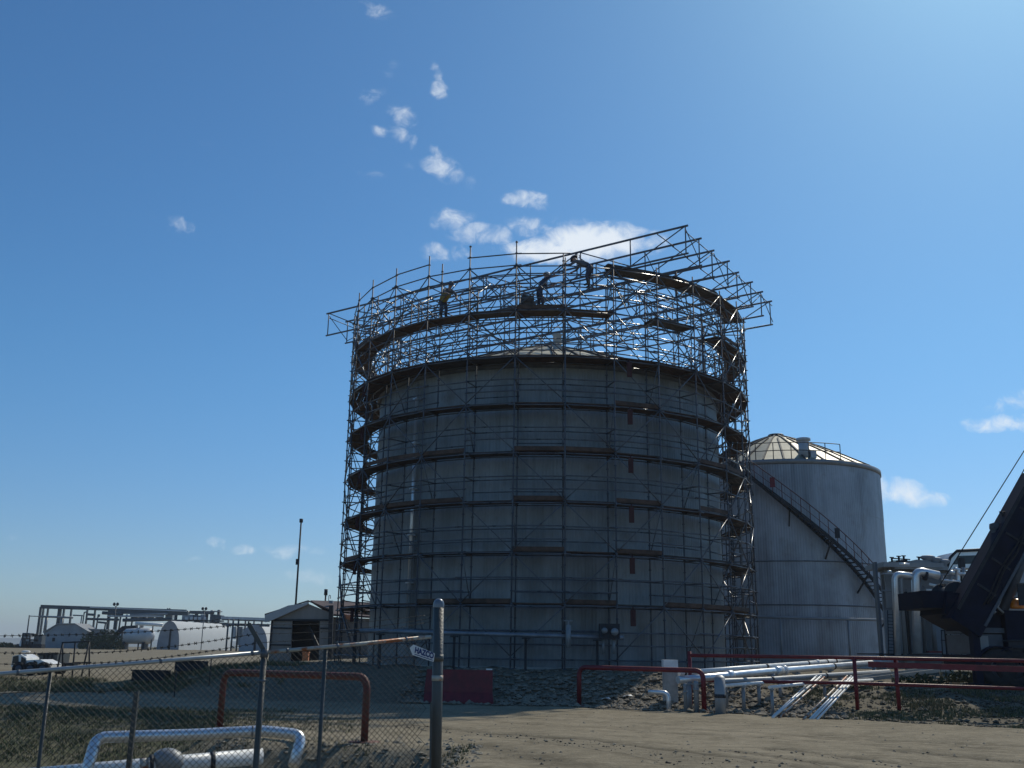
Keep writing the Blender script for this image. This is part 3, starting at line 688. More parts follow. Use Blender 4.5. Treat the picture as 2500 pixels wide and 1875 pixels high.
# ------------------------------------------------------------------ workers
def person(name, label, base, face, J, mats_, hat=HAT, vest=None):
    """J: joints in a local frame (x right, y forward, z up). one continuous skinned body"""
    root = empty(name, base, label, 'person')
    verts, rad, edges, idx, tag_ = [], [], [], {}, []
    def add(n, p, r, tg, par=None):
        idx[n] = len(verts); verts.append(V(p)); rad.append(r); tag_.append(tg)
        if par: edges.append((idx[par], idx[n]))
    add('pelvis', J['pelvis'], .155, 2)
    add('waist', V(J['pelvis']).lerp(V(J['chest']), .5), .15, 1, 'pelvis'); add('chest', J['chest'], .175, 1, 'waist'); add('neck', J['neck'], .062, 0, 'chest')
    hd = V(J['head']); nk = V(J['neck']); add('jaw', nk.lerp(hd, .55)+V((0, .02, 0)), .082, 0, 'neck'); add('head', hd, .1, 0, 'jaw'); add('crown', hd+(hd-nk).normalized()*.07, .075, 0, 'head')
    add('nose', hd+V((0, .125, -.02)), .016, 0, 'head')
    for s, S in ((-1, 'l'), (1, 'r')):
        add('ear'+S, hd+V((s*.108, 0, -.005)), .018, 0, 'head')
        add('sh'+S, J['sh'+S], .078, 1, 'chest'); add('el'+S, J['el'+S], .055, 1, 'sh'+S); add('wr'+S, J['wr'+S], .036, 0, 'el'+S)
        w_, e_ = V(J['wr'+S]), V(J['el'+S]); d = (w_-e_).normalized(); sd = d.cross(V((0, 0, 1))); sd = sd.normalized() if sd.length > .1 else V((1, 0, 0)); up = sd.cross(d)
        palm = w_+d*.07; add('pa'+S, palm, .036, 0, 'wr'+S)
        for f in range(4):
            o = sd*(.03*(f-1.5)/1.5); ln = (.062, .075, .07, .055)[f]
            add('f%d%s' % (f, S), palm+d*.04+o, .011, 0, 'pa'+S); add('g%d%s' % (f, S), palm+d*(.04+ln*.6)+o-up*.012, .009, 0, 'f%d%s' % (f, S)); add('h%d%s' % (f, S), palm+d*(.04+ln)+o-up*.04, .008, 0, 'g%d%s' % (f, S))
        add('t'+S, palm+sd*(-s*.045)-d*.01, .012, 0, 'pa'+S); add('u'+S, palm+sd*(-s*.065)+d*.03-up*.015, .009, 0, 't'+S)
        add('hp'+S, J['hp'+S], .115, 2, 'pelvis'); add('kn'+S, J['kn'+S], .075, 2, 'hp'+S); add('an'+S, J['an'+S], .055, 3, 'kn'+S); add('to'+S, J['to'+S], .045, 3, 'an'+S)
    M = Matrix.Rotation(face, 3, 'Z')
    me = bpy.data.meshes.new('body'); me.from_pydata([tuple(M @ v) for v in verts], edges, [])
    tmp = bpy.data.objects.new('body', me); COL.objects.link(tmp)
    md = tmp.modifiers.new('skin', 'SKIN'); md.use_smooth_shade = True
    for i, r in enumerate(rad): me.skin_vertices[0].data[i].radius = (r, r)
    me.skin_vertices[0].data[0].use_root = True
    sb = tmp.modifiers.new('sub', 'SUBSURF'); sb.levels = 1; sb.render_levels = 1
    dg = bpy.context.evaluated_depsgraph_get(); nm = bpy.data.meshes.new_from_object(tmp.evaluated_get(dg))
    bpy.data.objects.remove(tmp); nm.name = 'body'
    for q in mats_: nm.materials.append(q)
    pv = [M @ v for v in verts]
    for f in nm.polygons:
        c = f.center; best, bt = 9, 0
        for a_, b_ in edges:
            p, q = pv[a_], pv[b_]; d = q-p; t = max(0, min(1, (c-p).dot(d)/max(d.length_squared, 1e-9))); ds = (c-p-d*t).length-(rad[a_]+(rad[b_]-rad[a_])*t)
            if ds < best: best, bt = ds, tag_[b_] if t > .45 else tag_[a_]
        f.material_index = bt; f.use_smooth = True
    o = bpy.data.objects.new('body', nm); COL.objects.link(o); o.parent = root
    loc = V(base)
    mb = MB(); h = M @ V(J['head'])+loc; ax = (M @ (V(J['head'])-V(J['neck']))).normalized(); Q = V((0, 0, 1)).rotation_difference(ax).to_matrix()
    tb = MB(); tb.lathe((0, 0, 0), [(.175, .035), (.14, .05), (.135, .09), (.11, .14), (.06, .17), (.001, .178)], 16)
    fwd = tb.v; tb.v = [Q @ (M @ V((p.x*.92, p.y*1.1+.02, p.z)))+h for p in fwd]; tb.build('hard_hat', hat, root)
    eb = MB()
    for s in (-1, 1): eb.ball(M @ (V(J['head'])+V((s*.035, .092, .012)))+loc, .012, 6)
    eb.build('eyes', INNER, root)
    if vest is not None:
        vb = MB(); p0, p1, p2 = [M @ V(J[q])+loc for q in ('pelvis', 'chest', 'neck')]
        vb.path([p0.lerp(p1, .12), p0.lerp(p1, .5), p1, p1.lerp(p2, .45)], [.185, .19, .21, .15], 12, caps=False); vb.build('vest', vest, root)
    return root
def stand(bend=.0, armsL=None, armsR=None, stride=.1):
    cz, cy = .92+.42*cos(bend), .42*sin(bend); nz_, ny = .92+.60*cos(bend), .60*sin(bend); hz, hy = .92+.76*cos(bend*.9), .76*sin(bend*.9)+.03
    J = dict(pelvis=(0, -.12*sin(bend), .92), chest=(0, cy, cz), neck=(0, ny, nz_), head=(0, hy, hz))
    for s, S in ((-1, 'l'), (1, 'r')):
        J['hp'+S] = (s*.1, -.12*sin(bend), .86); J['kn'+S] = (s*.13, s*stride*.5+.05, .47); J['an'+S] = (s*.14, s*stride, .09); J['to'+S] = (s*.17, s*stride+.18, .045)
        J['sh'+S] = (s*.2, cy+.13*sin(bend), cz+.1*cos(bend))
        arm = armsL if s < 0 else armsR
        arm = arm or ((s*.27, .08, -.28), (s*.24, .25, -.45))
        J['el'+S] = tuple(V(J['sh'+S])+V(arm[0])); J['wr'+S] = tuple(V(J['sh'+S])+V(arm[1]))
    return J
Z7 = LEV[7]+.05
q = at(1078, 745, 1).normalized() if False else None
def deckpoint(px, r, z):                 # point on the ring deck seen in that pixel column
    best = None
    for k in range(0, 400):
        a = radians(-170)+radians(160)*k/399; p = V((SC.x+r*cos(a), SC.y+r*sin(a), z))
        d = p-EYE; u = 1250+FPX*d.dot(_R)/d.dot(_F)
        if best is None or abs(u-px) < best[0]: best = (abs(u-px), p)
    return best[1]
pw = deckpoint(1082, RI+.42, Z7)
person('person', 'worker in an orange and yellow vest bending at the left front of the upper deck', pw, radians(-150), stand(.95, ((-.1, .18, -.24), (-.02, .34, -.42)), ((.14, .2, -.2), (.1, .42, -.3)), .06), [SKIN, JACKET, DENIM, BOOT], HATD, VEST)
pw = deckpoint(1316, RI+.40, Z7)
person('person', 'worker in dark clothes standing at the front of the upper deck reaching to the right', pw, radians(-80), stand(.35, ((-.12, .2, -.2), (-.05, .42, -.1)), ((.2, .16, .02), (.3, .40, .06)), .1), [SKIN, DENIM, DENIM, BOOT], HAT)
bgp = deckpoint(1288, RI+.45, Z7); mb = MB(); mb.box(bgp+V((0, 0, .42)), (.5, .36, .5), .2); mb.box(bgp+V((.05, 0, .09)), (.62, .44, .18), .1); mb.box(bgp+V((0, -.2, .5)), (.3, .08, .22), .2)
props(mb.build('tool_bag', PLANK2, None, bgp), 'dark bulky tool bag on the upper deck beside the worker reaching right', 'bag')
pw = deckpoint(1436, RO, LEV[7]+1.02)
person('person', 'worker in grey leaning over while standing on the guard rail under the front girder', pw, radians(62), stand(1.05, ((-.06, .24, -.16), (.0, .46, -.1)), ((.08, .2, -.22), (.04, .4, -.3)), .03), [SKIN, JACKET, DENIM, BOOT], HATD)
# loose material lying on the high decks
for px, lab, cnt in ((1560, 'stack of grey planks on the high right deck, nearest the middle', 5), (1690, 'heap of planks and tubes on the high deck close to the right end', 6)):
    p = deckpoint(px, RI+.45, LEV[8]+.06); mb = MB(); a = atan2(p.y-SC.y, p.x-SC.x)+pi/2; d = V((cos(a), sin(a), 0)); nrm = V((-d.y, d.x, 0))
    for q in range(cnt): c = p+nrm*(.2*(q % 3)-.2)+V((0, 0, .03+.05*(q//3)))+d*random.uniform(-.2, .2); mb.bar(c-d*1.5, c+d*1.5, .19, .045)
    props(mb.build('plank_stack', PLANK2, None, p), lab, 'planks')

# ------------------------------------------------------------------ helpers for things set out at a measured depth
def pbox(mb, x0, y0, x1, y1, Y, dep):            # upright box whose front face spans the pixel rectangle at depth Y
    a, b = at(x0, y0, Y), at(x1, y1, Y); xm0, xm1 = sorted((a.x, b.x)); z1, z0 = max(a.z, b.z), min(a.z, b.z)
    return mb.box(((xm0+xm1)/2, Y+dep/2, (z0+z1)/2), (xm1-xm0, dep, z1-z0))
def ptube(mb, x0, y0, x1, y1, Y, r, n=6, Y2=None): return mb.tube(at(x0, y0, Y), at(x1, y1, Y if Y2 is None else Y2), r, n)
def vpost(mb, px, ytop, Y, r, zb=None, n=8):     # plumb post: top on the sight line, foot on the ground
    t = at(px, ytop, Y); g = gz(t.x, t.y) if zb is None else zb
    return mb.tube((t.x, t.y, g-.05), t, r, n)

# ------------------------------------------------------------------ red barrier, red pipe guards and railing
mb = MB(); Y = 33.7; a, b = at(1036, 1700, Y), at(1205, 1702, Y); g = min(gz(a.x, Y), gz(b.x, Y))
prof = [(-.30, 0), (.30, 0), (.30, .08), (.17, .36), (.10, 1.05), (-.10, 1.05), (-.17, .36), (-.30, .08)]
mb.prism([(a.x+(.06 if z > .9 else 0), Y+d, g+z) for d, z in prof], (b.x-a.x-.0, 0, 0))
for v_ in mb.v[8:]:
    if v_.z-g > .3: v_.x -= .10*(v_.z-g)
bar_ = mb.build('road_barrier', PAINT_RED, None, ((a.x+b.x)/2, Y, g)); props(bar_, 'dull red concrete road barrier at the road edge behind the big fence post', 'barrier')
mb = MB(); c = at(1196, 1630, Y); mb.box((c.x-.02, Y-.02, g+1.075), (.2, .12, .045)); mb.build('reflector', WHITEPIPE, bar_)
def hoop(pl, pr, h, r, label, mt, name='pipe_guard'):
    o = empty(name, (pl[0], pl[1], gz(pl[0], pl[1])), label, 'pipe guard', 'red pipe guards')
    mb = MB(); gl_, gr_ = gz(pl[0], pl[1]), gz(pr[0], pr[1]); mb.bend([(pl[0], pl[1], gl_-.1), (pl[0], pl[1], gl_+h), (pr[0], pr[1], gr_+h), (pr[0], pr[1], gr_-.1)], r, .26, 12); mb.build('bent_pipe', mt, o)
    for p, g_ in ((pl, gl_), (pr, gr_)):
        mb = MB(); mb.lathe((p[0], p[1], g_), [(.3, -.06), (.3, .035), (.001, .04)], 16); mb.build('footing', mt, o)
h1r, h1l = at(889, 1812, 19.6), at(537, 1763, 22.3)
hoop((h1l.x, 22.3), (h1r.x, 19.6), 1.18, .07, 'rusty red bent pipe guard standing behind the chain link fence', PAINT_RUST)
h2l, h2r = at(1414, 1706, 33.6), at(1719, 1722, 31.2)
hoop((h2l.x, 33.6), (h2r.x, 31.2), 1.2, .075, 'bright red bent pipe guard on the far road edge beside the white concrete pillar', PAINT_RED)
rl = empty('pipe_railing', (at(1683, 1722, 32.4).x, 32.4, 0), 'long dark red pipe railing with two rails running off to the right', 'railing')
p0, p1, p2, p3 = at(1683, 1600, 32.4), at(2088, 1606, 31.0), at(2191, 1612, 30.6), at(2560, 1613, 28.2)
mb = MB(); mb.path([p0, p1, p3+V((1.5, 0, -.02))], .055, 10); mb.build('top_rail', PAINT_RED, rl)
q0, q1, q3 = at(1683, 1661, 32.4), at(2088, 1668, 31.0), at(2560, 1684, 28.2)
mb = MB(); mb.path([q0, q1, q3+V((1.5, 0, -.02))], .05, 10); mb.build('lower_rail', PAINT_RED, rl)
mb = MB(); mb.bar(at(2120, 1622, 31.0), at(2560, 1636, 28.1), .06, .16); mb.build('middle_rail', PAINT_RED, rl)
for px, Y, yt in ((1683, 32.4, 1590), (2085, 31.0, 1605), (2186, 30.6, 1612), (2545, 28.3, 1612)):
    mb = MB(); vpost(mb, px, yt, Y, .06); mb.build('post', PAINT_RED, rl)

# ------------------------------------------------------------------ pipelines on the right
mb = MB(); Y = 32.6; a, b = at(1620, 1611, Y), at(1655, 1611, Y); g = gz(a.x, Y); cw = b.x-a.x
pil = empty('concrete_pillar', ((a.x+b.x)/2, Y, g), 'square white concrete pillar with flat cap at the left end of the pipelines', 'pillar')
mb.box(((a.x+b.x)/2, Y+cw/2, (g+a.z)/2-.18), (cw*.94, cw*.94, a.z-g-.3)); mb.build('shaft', CONCRETE, pil)
mb = MB(); mb.box(((a.x+b.x)/2, Y+cw/2, a.z-.16), (cw*1.0, cw*1.0, .33)); mb.build('cap', WHITEPIPE, pil)
def pipeline(name, pts, r, mt, label, bands=(), sup=(), down=None, group='white pipelines on the right'):
    root = empty(name, pts[0], label, 'pipeline', group)
    mb = MB(); pts = [V(p) for p in pts]
    if down: mb.bend([V((pts[0].x, pts[0].y, gz(pts[0].x, pts[0].y)-.2))]+pts, r, r*2.2, 14)
    else: mb.path(pts, r, 14)
    mb.build('pipe', mt, root)
    def along(t):
        L_ = [(pts[i+1]-pts[i]).length for i in range(len(pts)-1)]; T = sum(L_)*t
        for i, l in enumerate(L_):
            if T <= l: return pts[i].lerp(pts[i+1], T/l), (pts[i+1]-pts[i]).normalized()
            T -= l
        return pts[-1], (pts[-1]-pts[-2]).normalized()
    for t, ln, k in bands:
        c, d = along(t); mb = MB(); mb.tube(c-d*ln/2, c+d*ln/2, r*k, 14); mb.build('band', DARKSTEEL if k < 1.25 else mt, root)
    for t, w_ in sup:
        c, d = along(t); g_ = gz(c.x, c.y); mb = MB(); mb.tube((c.x, c.y, g_-.1), (c.x, c.y, c.z-r*.6), w_, 10); mb.box((c.x, c.y, c.z-r-.02), (r*2.2, .2, .05)); mb.build('support', CLAD, root)
    return root
pipeline('pipeline', [at(1656, 1644, 33.2), at(1840, 1629, 37.5), at(1950, 1621, 41), at(2105, 1608, 47)], .088, WHITEPIPE, 'rearmost dented white pipeline with dark clamps beyond the red pipe guard',
         ((.02, .12, 1.12), (.38, .16, 1.15), (.62, .1, 1.15), (.68, .25, 1.3), (.74, .1, 1.15), (.8, .12, 1.15)), ((.05, .09), (.35, .06), (.7, .06)))
pipeline('pipeline', [at(1655, 1660, 31.6), at(1740, 1653, 32.2), at(1860, 1641, 35), at(2020, 1628, 40), at(2188, 1613.5, 46)], .115, SILVER, 'thick bright silver pipeline running from the white pillar to the process skid',
         ((.13, .3, 1.35), (.33, .5, 1.42), (.36, .1, 1.55), (.62, .12, 1.1)), ((.02, .10), (.30, .13), (.42, .07), (.6, .07), (.85, .07)))
pipeline('pipeline', [at(1758, 1664, 30.6), at(1882, 1659, 32.2), at(1995, 1651, 34.5), at(2170, 1640, 40)], .085, CLAD, 'grey middle pipeline between the silver pipe and the thin white line',
         ((.2, .1, 1.15), (.5, .1, 1.15)), ((.6, .06), (.85, .06)), True)
pipeline('pipeline', [at(1770, 1674, 30.3), at(1900, 1664, 32.4), at(2095, 1648, 37.5)], .05, WHITEPIPE, 'thin white pipeline in front of the thicker ones, held on slim posts', (), ((.1, .055), (.19, .055), (.32, .05), (.6, .05)))
pipeline('pipeline', [at(1878, 1678, 29.8), at(1960, 1670, 31.4), at(2130, 1660, 35)], .045, WHITEPIPE, 'shortest thin white pipeline, lowest of the row on the right', (), ((.02, .05), (.5, .045)))
pp = empty('vertical_pipe', at(1757, 1728, 30.0), 'fat grey insulated vertical pipe rising from the road edge by the red guard', 'pipe')
mb = MB(); c = at(1757, 1668, 30.0); g = gz(c.x, 30); mb.tube((c.x, 30, g-.1), (c.x, 30, c.z+.16), .155, 14); mb.lathe((c.x, 30, c.z), [(.155, .16), (.09, .22), (.001, .23)], 14); mb.build('casing', CLAD, pp)
mb = MB(); mb.tube((c.x, 30, c.z-.4), (c.x, 30, c.z-.3), .165, 14); mb.build('band', DARKSTEEL, pp)
for px, yt, r, lab in ((1699, 1662, .075, 'blue grey vertical pipe stub just right of the white pillar'), (1672, 1668, .05, 'slim pale stub between the pillar and the blue grey pipe stub'), (1771, 1668, .07, 'pale vertical stub touching the fat grey insulated pipe')):
    mb = MB(); Y = 31.0; t = at(px, yt, Y); g = gz(t.x, Y); mb.path([(t.x, Y, g-.1), (t.x, Y, t.z-.1), (t.x, Y, t.z)], [r, r, r*.9], 12)
    mb.lathe((t.x, Y, t.z-.25), [(r*1.02, -.03), (r*1.25, -.03), (r*1.25, .03), (r*1.02, .03)], 12); props(mb.build('pipe_stub', CLAD, None, (t.x, Y, g)), lab, 'pipe')
mb = MB(); e = [at(1583, 1689, 31.8), at(1632, 1691, 31.6)]; g = gz(e[1].x, 31.6); mb.bend([e[0], e[1], V((e[1].x, e[1].y, g-.1))], .07, .2, 12)
props(mb.build('elbow_pipe', SILVER, None, (e[1].x, e[1].y, g)), 'short silver elbow pipe poking out at the foot of the rubble bank', 'pipe')
# leaning poles
for i, (x0, y0, x1, y1, Y0, Y1, lab) in enumerate((
        (1884, 1733, 1993, 1651, 29.0, 32.6, 'left pole of the three pole bundle leaning by the pipelines'), (1886, 1740, 2004, 1651, 28.8, 32.6, 'middle pole of the three pole bundle leaning by the pipelines'),
        (1901, 1740, 2012, 1654, 28.8, 32.3, 'rust tinted right pole of the three pole bundle by the pipelines'),
        (1960, 1741, 2068, 1651, 28.4, 32.2, 'outer left pole of the right hand bundle of four leaning poles'), (1976, 1739, 2078, 1652, 28.5, 32.2, 'second pole from the left in the bundle of four leaning poles'),
        (1984, 1740, 2084, 1653, 28.5, 32.1, 'third pole from the left in the bundle of four leaning poles'), (1994, 1741, 2090, 1655, 28.4, 32.0, 'outer right pole of the right hand bundle of four leaning poles'))):
    a, b = at(x0, y0, Y0), at(x1, y1, Y1); a.z = gz(a.x, a.y)+.03; mb = MB(); mb.tube(a, b, .03, 8); mb.tube(b-(b-a)*.02, b, .038, 8)
    props(mb.build('leaning_pole', RAILRUST if i in (2, 3) else WHITEPIPE, None, a), lab, 'pole', 'poles leaning by the pipelines')

# ------------------------------------------------------------------ process skid on the right
PY = 47.0
sk = empty('process_skid', at(2330, 1600, PY), 'tall pale process skid with vertical pipes, ducts and roof vents on the right', 'process unit')
def part(name, mt, fn, parent=None): mb = MB(); fn(mb); return mb.build(name, mt, parent or sk)
part('column', CRANE_GREY, lambda m: pbox(m, 2141, 1372, 2156, 1640, PY, .35))
part('column', DARKSTEEL, lambda m: pbox(m, 2214, 1440, 2224, 1600, PY+.3, .3))
part('column', DARKSTEEL, lambda m: pbox(m, 2308, 1500, 2316, 1600, PY+.2, .25))
part('column', CLAD, lambda m: pbox(m, 2332, 1500, 2339, 1600, PY+.4, .2))
part('column', DARKSTEEL, lambda m: pbox(m, 2355, 1362, 2366, 1600, PY+.6, .25))
for i, (x0, x1) in enumerate(((2158, 2186), (2190, 2222), (2226, 2254), (2256, 2278), (2280, 2303), (2305, 2330), (2332, 2366))):
    part('cladding_panel', CLAD if i % 2 else GREYFAR, lambda m: pbox(m, x0, 1488, x1, 1594, PY+1.2, .1))
part('cladding_panel', GREYFAR, lambda m: pbox(m, 2158, 1380, 2300, 1486, PY+1.6, .1))
part('cladding_panel', CLAD, lambda m: pbox(m, 2302, 1400, 2420, 1500, PY+1.7, .1))
part('roof_deck', CLAD, lambda m: (pbox(m, 2157, 1372, 2305, 1386, PY+.5, 2.5)))
part('sloped_roof', CLAD, lambda m: m.prism([at(2185, 1378, PY+.6), at(2237, 1366, PY+.6), at(2262, 1368, PY+.6), at(2315, 1384, PY+.6), at(2315, 1392, PY+.6), at(2185, 1388, PY+.6)], (0, 2.4, 0)))
part('back_wall', GREYFAR, lambda m: pbox(m, 2150, 1390, 2620, 1640, PY+3.2, .15))
part('beam', GREYFAR, lambda m: pbox(m, 2157, 1398, 2420, 1406, PY+.2, .3))
part('beam', GREYFAR, lambda m: pbox(m, 2157, 1440, 2330, 1446, PY+.25, .25))
part('base_beam', DARKSTEEL, lambda m: pbox(m, 2140, 1595, 2420, 1603, PY-.1, 2.6))
part('base_beam', PAINT_RED, lambda m: pbox(m, 2268, 1589, 2300, 1594, PY-.05, .3))
for px in (2150, 2220, 2312, 2400):
    part('pier', CONCRETE, lambda m: (lambda t: m.tube((t.x, PY+.6, gz(t.x, PY)-.1), (t.x, PY+.6, t.z), .22, 10))(at(px, 1602, PY+.6)))
def vpipe(m, pts, Y, r): m.bend([at(x, y, Y) for x, y in pts], r, r*2.2, 12)
part('riser_pipe', SILVER, lambda m: vpipe(m, [(2192, 1600), (2184, 1400), (2232, 1407)], PY-.25, .14))
part('riser_pipe', CLAD, lambda m: vpipe(m, [(2210, 1600), (2199, 1408), (2226, 1412)], PY-.15, .09))
part('riser_pipe', SILVER, lambda m: vpipe(m, [(2240, 1594), (2234, 1392), (2292, 1405)], PY-.3, .19))
part('riser_pipe', CLAD, lambda m: vpipe(m, [(2258, 1594), (2253, 1450), (2253, 1430)], PY+.7, .08))
part('riser_pipe', CLAD, lambda m: vpipe(m, [(2283, 1594), (2276, 1490)], PY+.8, .1))
part('cross_pipe', WHITEPIPE, lambda m: m.path([at(2269, 1426, PY-.4), at(2292, 1432, PY-.4), at(2325, 1431, PY-.3)], .06, 10))
part('cross_pipe', WHITEPIPE, lambda m: m.path([at(2262, 1440, PY-.4), at(2295, 1441, PY-.4), at(2312, 1447, PY-.3)], .045, 10))
part('cross_pipe', SILVER, lambda m: vpipe(m, [(2330, 1388), (2340, 1391), (2340, 1435), (2310, 1437)], PY-.2, .08))
part('cross_pipe', SILVER, lambda m: m.path([at(2438, 1381, PY), at(2495, 1380, PY), at(2540, 1386, PY)], .08, 10))
for (x0, y0, x1, y1, r) in ((2340, 1400, 2365, 1402, .06), (2300, 1416, 2345, 1420, .05), (2318, 1396, 2330, 1399, .1), (2342, 1424, 2360, 1430, .05), (2196, 1376, 2220, 1378, .05), (2168, 1395, 2176, 1396, .06)):
    part('cross_pipe', SILVER, lambda m: m.tube(at(x0, y0, PY-.35), at(x1, y1, PY-.35), r, 10))
for (px, y0, y1, r) in ((2300, 1405, 1470, .07), (2322, 1390, 1440, .09), (2352, 1385, 1445, .08), (2246, 1410, 1500, .06)):
    part('riser_pipe', CLAD, lambda m: m.tube(at(px, y0, PY-.1), at(px+2, y1, PY-.1), r, 10))
part('valve', DARKSTEEL, lambda m: (m.tube(at(2256, 1404, PY-.3), at(2262, 1405, PY-.3), .24, 12), m.tube(at(2287, 1448, PY-.1), at(2287, 1460, PY-.1), .05)))
part('valve', DARKSTEEL, lambda m: (m.ball(at(2288, 1508, PY+.9), .13), m.ball(at(2302, 1505, PY+.9), .12)))
for px, yt, r in ((2265, 1366, .27), (2284, 1371, .25), (2305, 1376, .22)):
    c = at(px, yt+4, PY+.9); part('roof_vent', GREYFAR, lambda m: m.lathe(c, [(r*.6, -.25), (r*.6, .02), (r*1.25, .15), (r*1.3, .2), (r*.9, .26), (.001, .27)], 14))
for px, yt in ((2177, 1361), (2194, 1358), (2206, 1357), (2243, 1360)):
    part('roof_valve', DARKSTEEL, lambda m: (lambda c: (m.tube(c-V((0, 0, .45)), c, .05), m.box(c-V((0, 0, .25)), (.28, .14, .12)), m.tube(c-V((.1, 0, 0)), c+V((.1, 0, 0)), .03)))(at(px, yt, PY+.9)))
part('roof_rail', DARKSTEEL, lambda m: (ptube(m, 2176, 1363, 2222, 1366, PY+1, .03), ptube(m, 2176, 1369, 2222, 1370, PY+1, .025)))
def hood(m):                                     # big rounded duct
    pts = [at(2312, 1392, PY+2), at(2322, 1362, PY+2), at(2336, 1347, PY+2), at(2430, 1342, PY+2), at(2430, 1382, PY+2), at(2340, 1388, PY+2)]
    m.prism(pts, (0, 2.2, 0))
part('duct_hood', SILVER, hood)
part('duct_rim', DARKSTEEL, lambda m: m.path([at(2310, 1394, PY+1.9), at(2320, 1361, PY+1.9), at(2336, 1345, PY+1.9), at(2432, 1340, PY+1.9)], .07, 8))
part('duct_window', GLASS, lambda m: m.prism([at(2328, 1378, PY+1.97), at(2340, 1357, PY+1.97), at(2424, 1354, PY+1.97), at(2424, 1374, PY+1.97)], (0, .08, 0)))
part('exhaust_stack', CLAD, lambda m: (m.tube(at(2425, 1320, PY+1), at(2425, 1284, PY+1), .14, 12), m.tube(at(2425, 1286, PY+1), at(2425, 1280, PY+1), .18, 12)))
part('guard_rail', DARKSTEEL, lambda m: ([ptube(m, x, 1538, x+3, 1598, PY-.3, .025) for x in (2298, 2320, 2345, 2360)], ptube(m, 2297, 1539, 2362, 1540, PY-.3, .025), ptube(m, 2297, 1563, 2364, 1565, PY-.3, .022)))
part('ladder', DARKSTEEL, lambda m: ([ptube(m, 2168, 1500+8*k, 2181, 1501+8*k, PY-.2, .015) for k in range(13)], ptube(m, 2167, 1490, 2170, 1600, PY-.2, .02), ptube(m, 2180, 1490, 2183, 1600, PY-.2, .02)))
for (x0, y0, x1, y1) in ((2440, 1418, 2500, 1437), (2456, 1432, 2530, 1449), (2436, 1444, 2474, 1450), (2458, 1452, 2530, 1462), (2405, 1400, 2470, 1404)):
    part('side_duct', CLAD, lambda m: m.bar(at(x0, y0, PY+1), at(x1, y1, PY+1), .5, .16))
part('side_cladding', GREYFAR, lambda m: pbox(m, 2425, 1386, 2560, 1480, PY+1.6, .1))
part('side_housing', GREYFAR, lambda m: (pbox(m, 2456, 1402, 2476, 1422, PY+1, .6), pbox(m, 2482, 1406, 2530, 1424, PY+1, .6)))
for px, y in ((2484, 1397), (2438, 1439), (2337, 1390)): part('cap_plate', WHITEPIPE, lambda m: m.ball(at(px, y, PY+.4), (.2, .15, .07)))

# ------------------------------------------------------------------ mobile crane
CY = 36.0
cr = empty('mobile_crane', at(2420, 1660, CY), 'dark navy mobile crane with raised boom at the right edge', 'crane')
def cpart(name, mt, fn, parent=None, label=None): mb = MB(); fn(mb); return mb.build(name, mt, parent or cr, label=label)
b0, b1 = at(2375, 1478, CY-1), at(2605, 1060, CY-1)
bd = (b1-b0).normalized()
boom = cpart('boom', CRANE, lambda m: m.bar(b0-bd*.9, b0+bd*5.2, .85, 1.12))
cpart('boom_section', CRANE, lambda m: m.bar(b0+bd*5.0, b0+bd*8.6, .72, .92), boom)
cpart('boom_section', CRANE, lambda m: m.bar(b0+bd*8.4, b0+bd*12, .6, .76), boom)
cpart('lift_cylinder', CRANE_GREY, lambda m: m.tube(b0+V((.9, -.1, -.3)), b0+bd*4.6+V((.25, 0, -.5)), .16, 12))
cpart('boom_bracket', CRANE_GREY, lambda m: (m.box(at(2437, 1300, CY-1), (.34, .3, .65)), m.box(at(2437, 1288, CY-1), (.46, .36, .1))), boom)
cpart('boom_bracket', DARKSTEEL, lambda m: (ptube(m, 2440, 1250, 2458, 1250, CY-1, .03), ptube(m, 2445, 1250, 2452, 1266, CY-1, .05), ptube(m, 2455, 1250, 2456, 1266, CY-1, .05)), boom)
for (x0, y0, x1, y1) in ((2350, 1340, 2510, 1085), (2390, 1345, 2515, 1120)):
    cpart('cable', DARKSTEEL, lambda m: m.tube(at(x0, y0, CY-.6) - (at(x1, y1, CY-.6)-at(x0, y0, CY-.6))*.35, at(x1, y1, CY-.6)+(at(x1, y1, CY-.6)-at(x0, y0, CY-.6))*.3, .018, 6))
bn = V((bd.z, 0, -bd.x))                            # across the boom, in its plane
for sgn in (-1, 1): cpart('boom_flange', CRANE_GREY if sgn > 0 else DARKSTEEL, lambda m: m.bar(b0-bd*.5+bn*.5*sgn+V((0, -.45, 0)), b0+bd*5.1+bn*.5*sgn+V((0, -.45, 0)), .05, .09), boom)
cpart('hydraulic_hose', RUBBER, lambda m: (m.path([b0+bd*(.2+.35*k)+bn*(.22+.05*sin(k*1.3))+V((0, -.46, 0)) for k in range(14)], .035, 6), m.path([b0+bd*(.1+.35*k)+bn*(.10+.04*sin(k*.9+1))+V((0, -.46, 0)) for k in range(14)], .028, 6)), boom)
for k in range(5): cpart('boom_pad', DARKSTEEL, lambda m: m.bar(b0+bd*(.6+k*1.05)+bn*-.35+V((0, -.44, 0)), b0+bd*(.6+k*1.05)+bn*.35+V((0, -.44, 0)), .04, .07), boom)
cpart('counterweight', CRANE, lambda m: (pbox(m, 2250, 1442, 2330, 1486, CY-.8, 2.2), pbox(m, 2256, 1478, 2300, 1484, CY-.9, 2.3)))
cpart('turntable', CRANE, lambda m: m.prism([at(x, y, CY-1) for x, y in ((2312, 1446), (2420, 1452), (2440, 1490), (2460, 1545), (2392, 1545), (2340, 1518), (2308, 1498))], (0, 2.2, 0)))
cpart('winch', DARKSTEEL, lambda m: m.lathe(at(2318, 1452, CY+.3), [(.001, -.6), (.42, -.6), (.42, -.5), (.28, -.5), (.28, .5), (.42, .5), (.42, .6), (.001, .6)], 18, 'Y'))
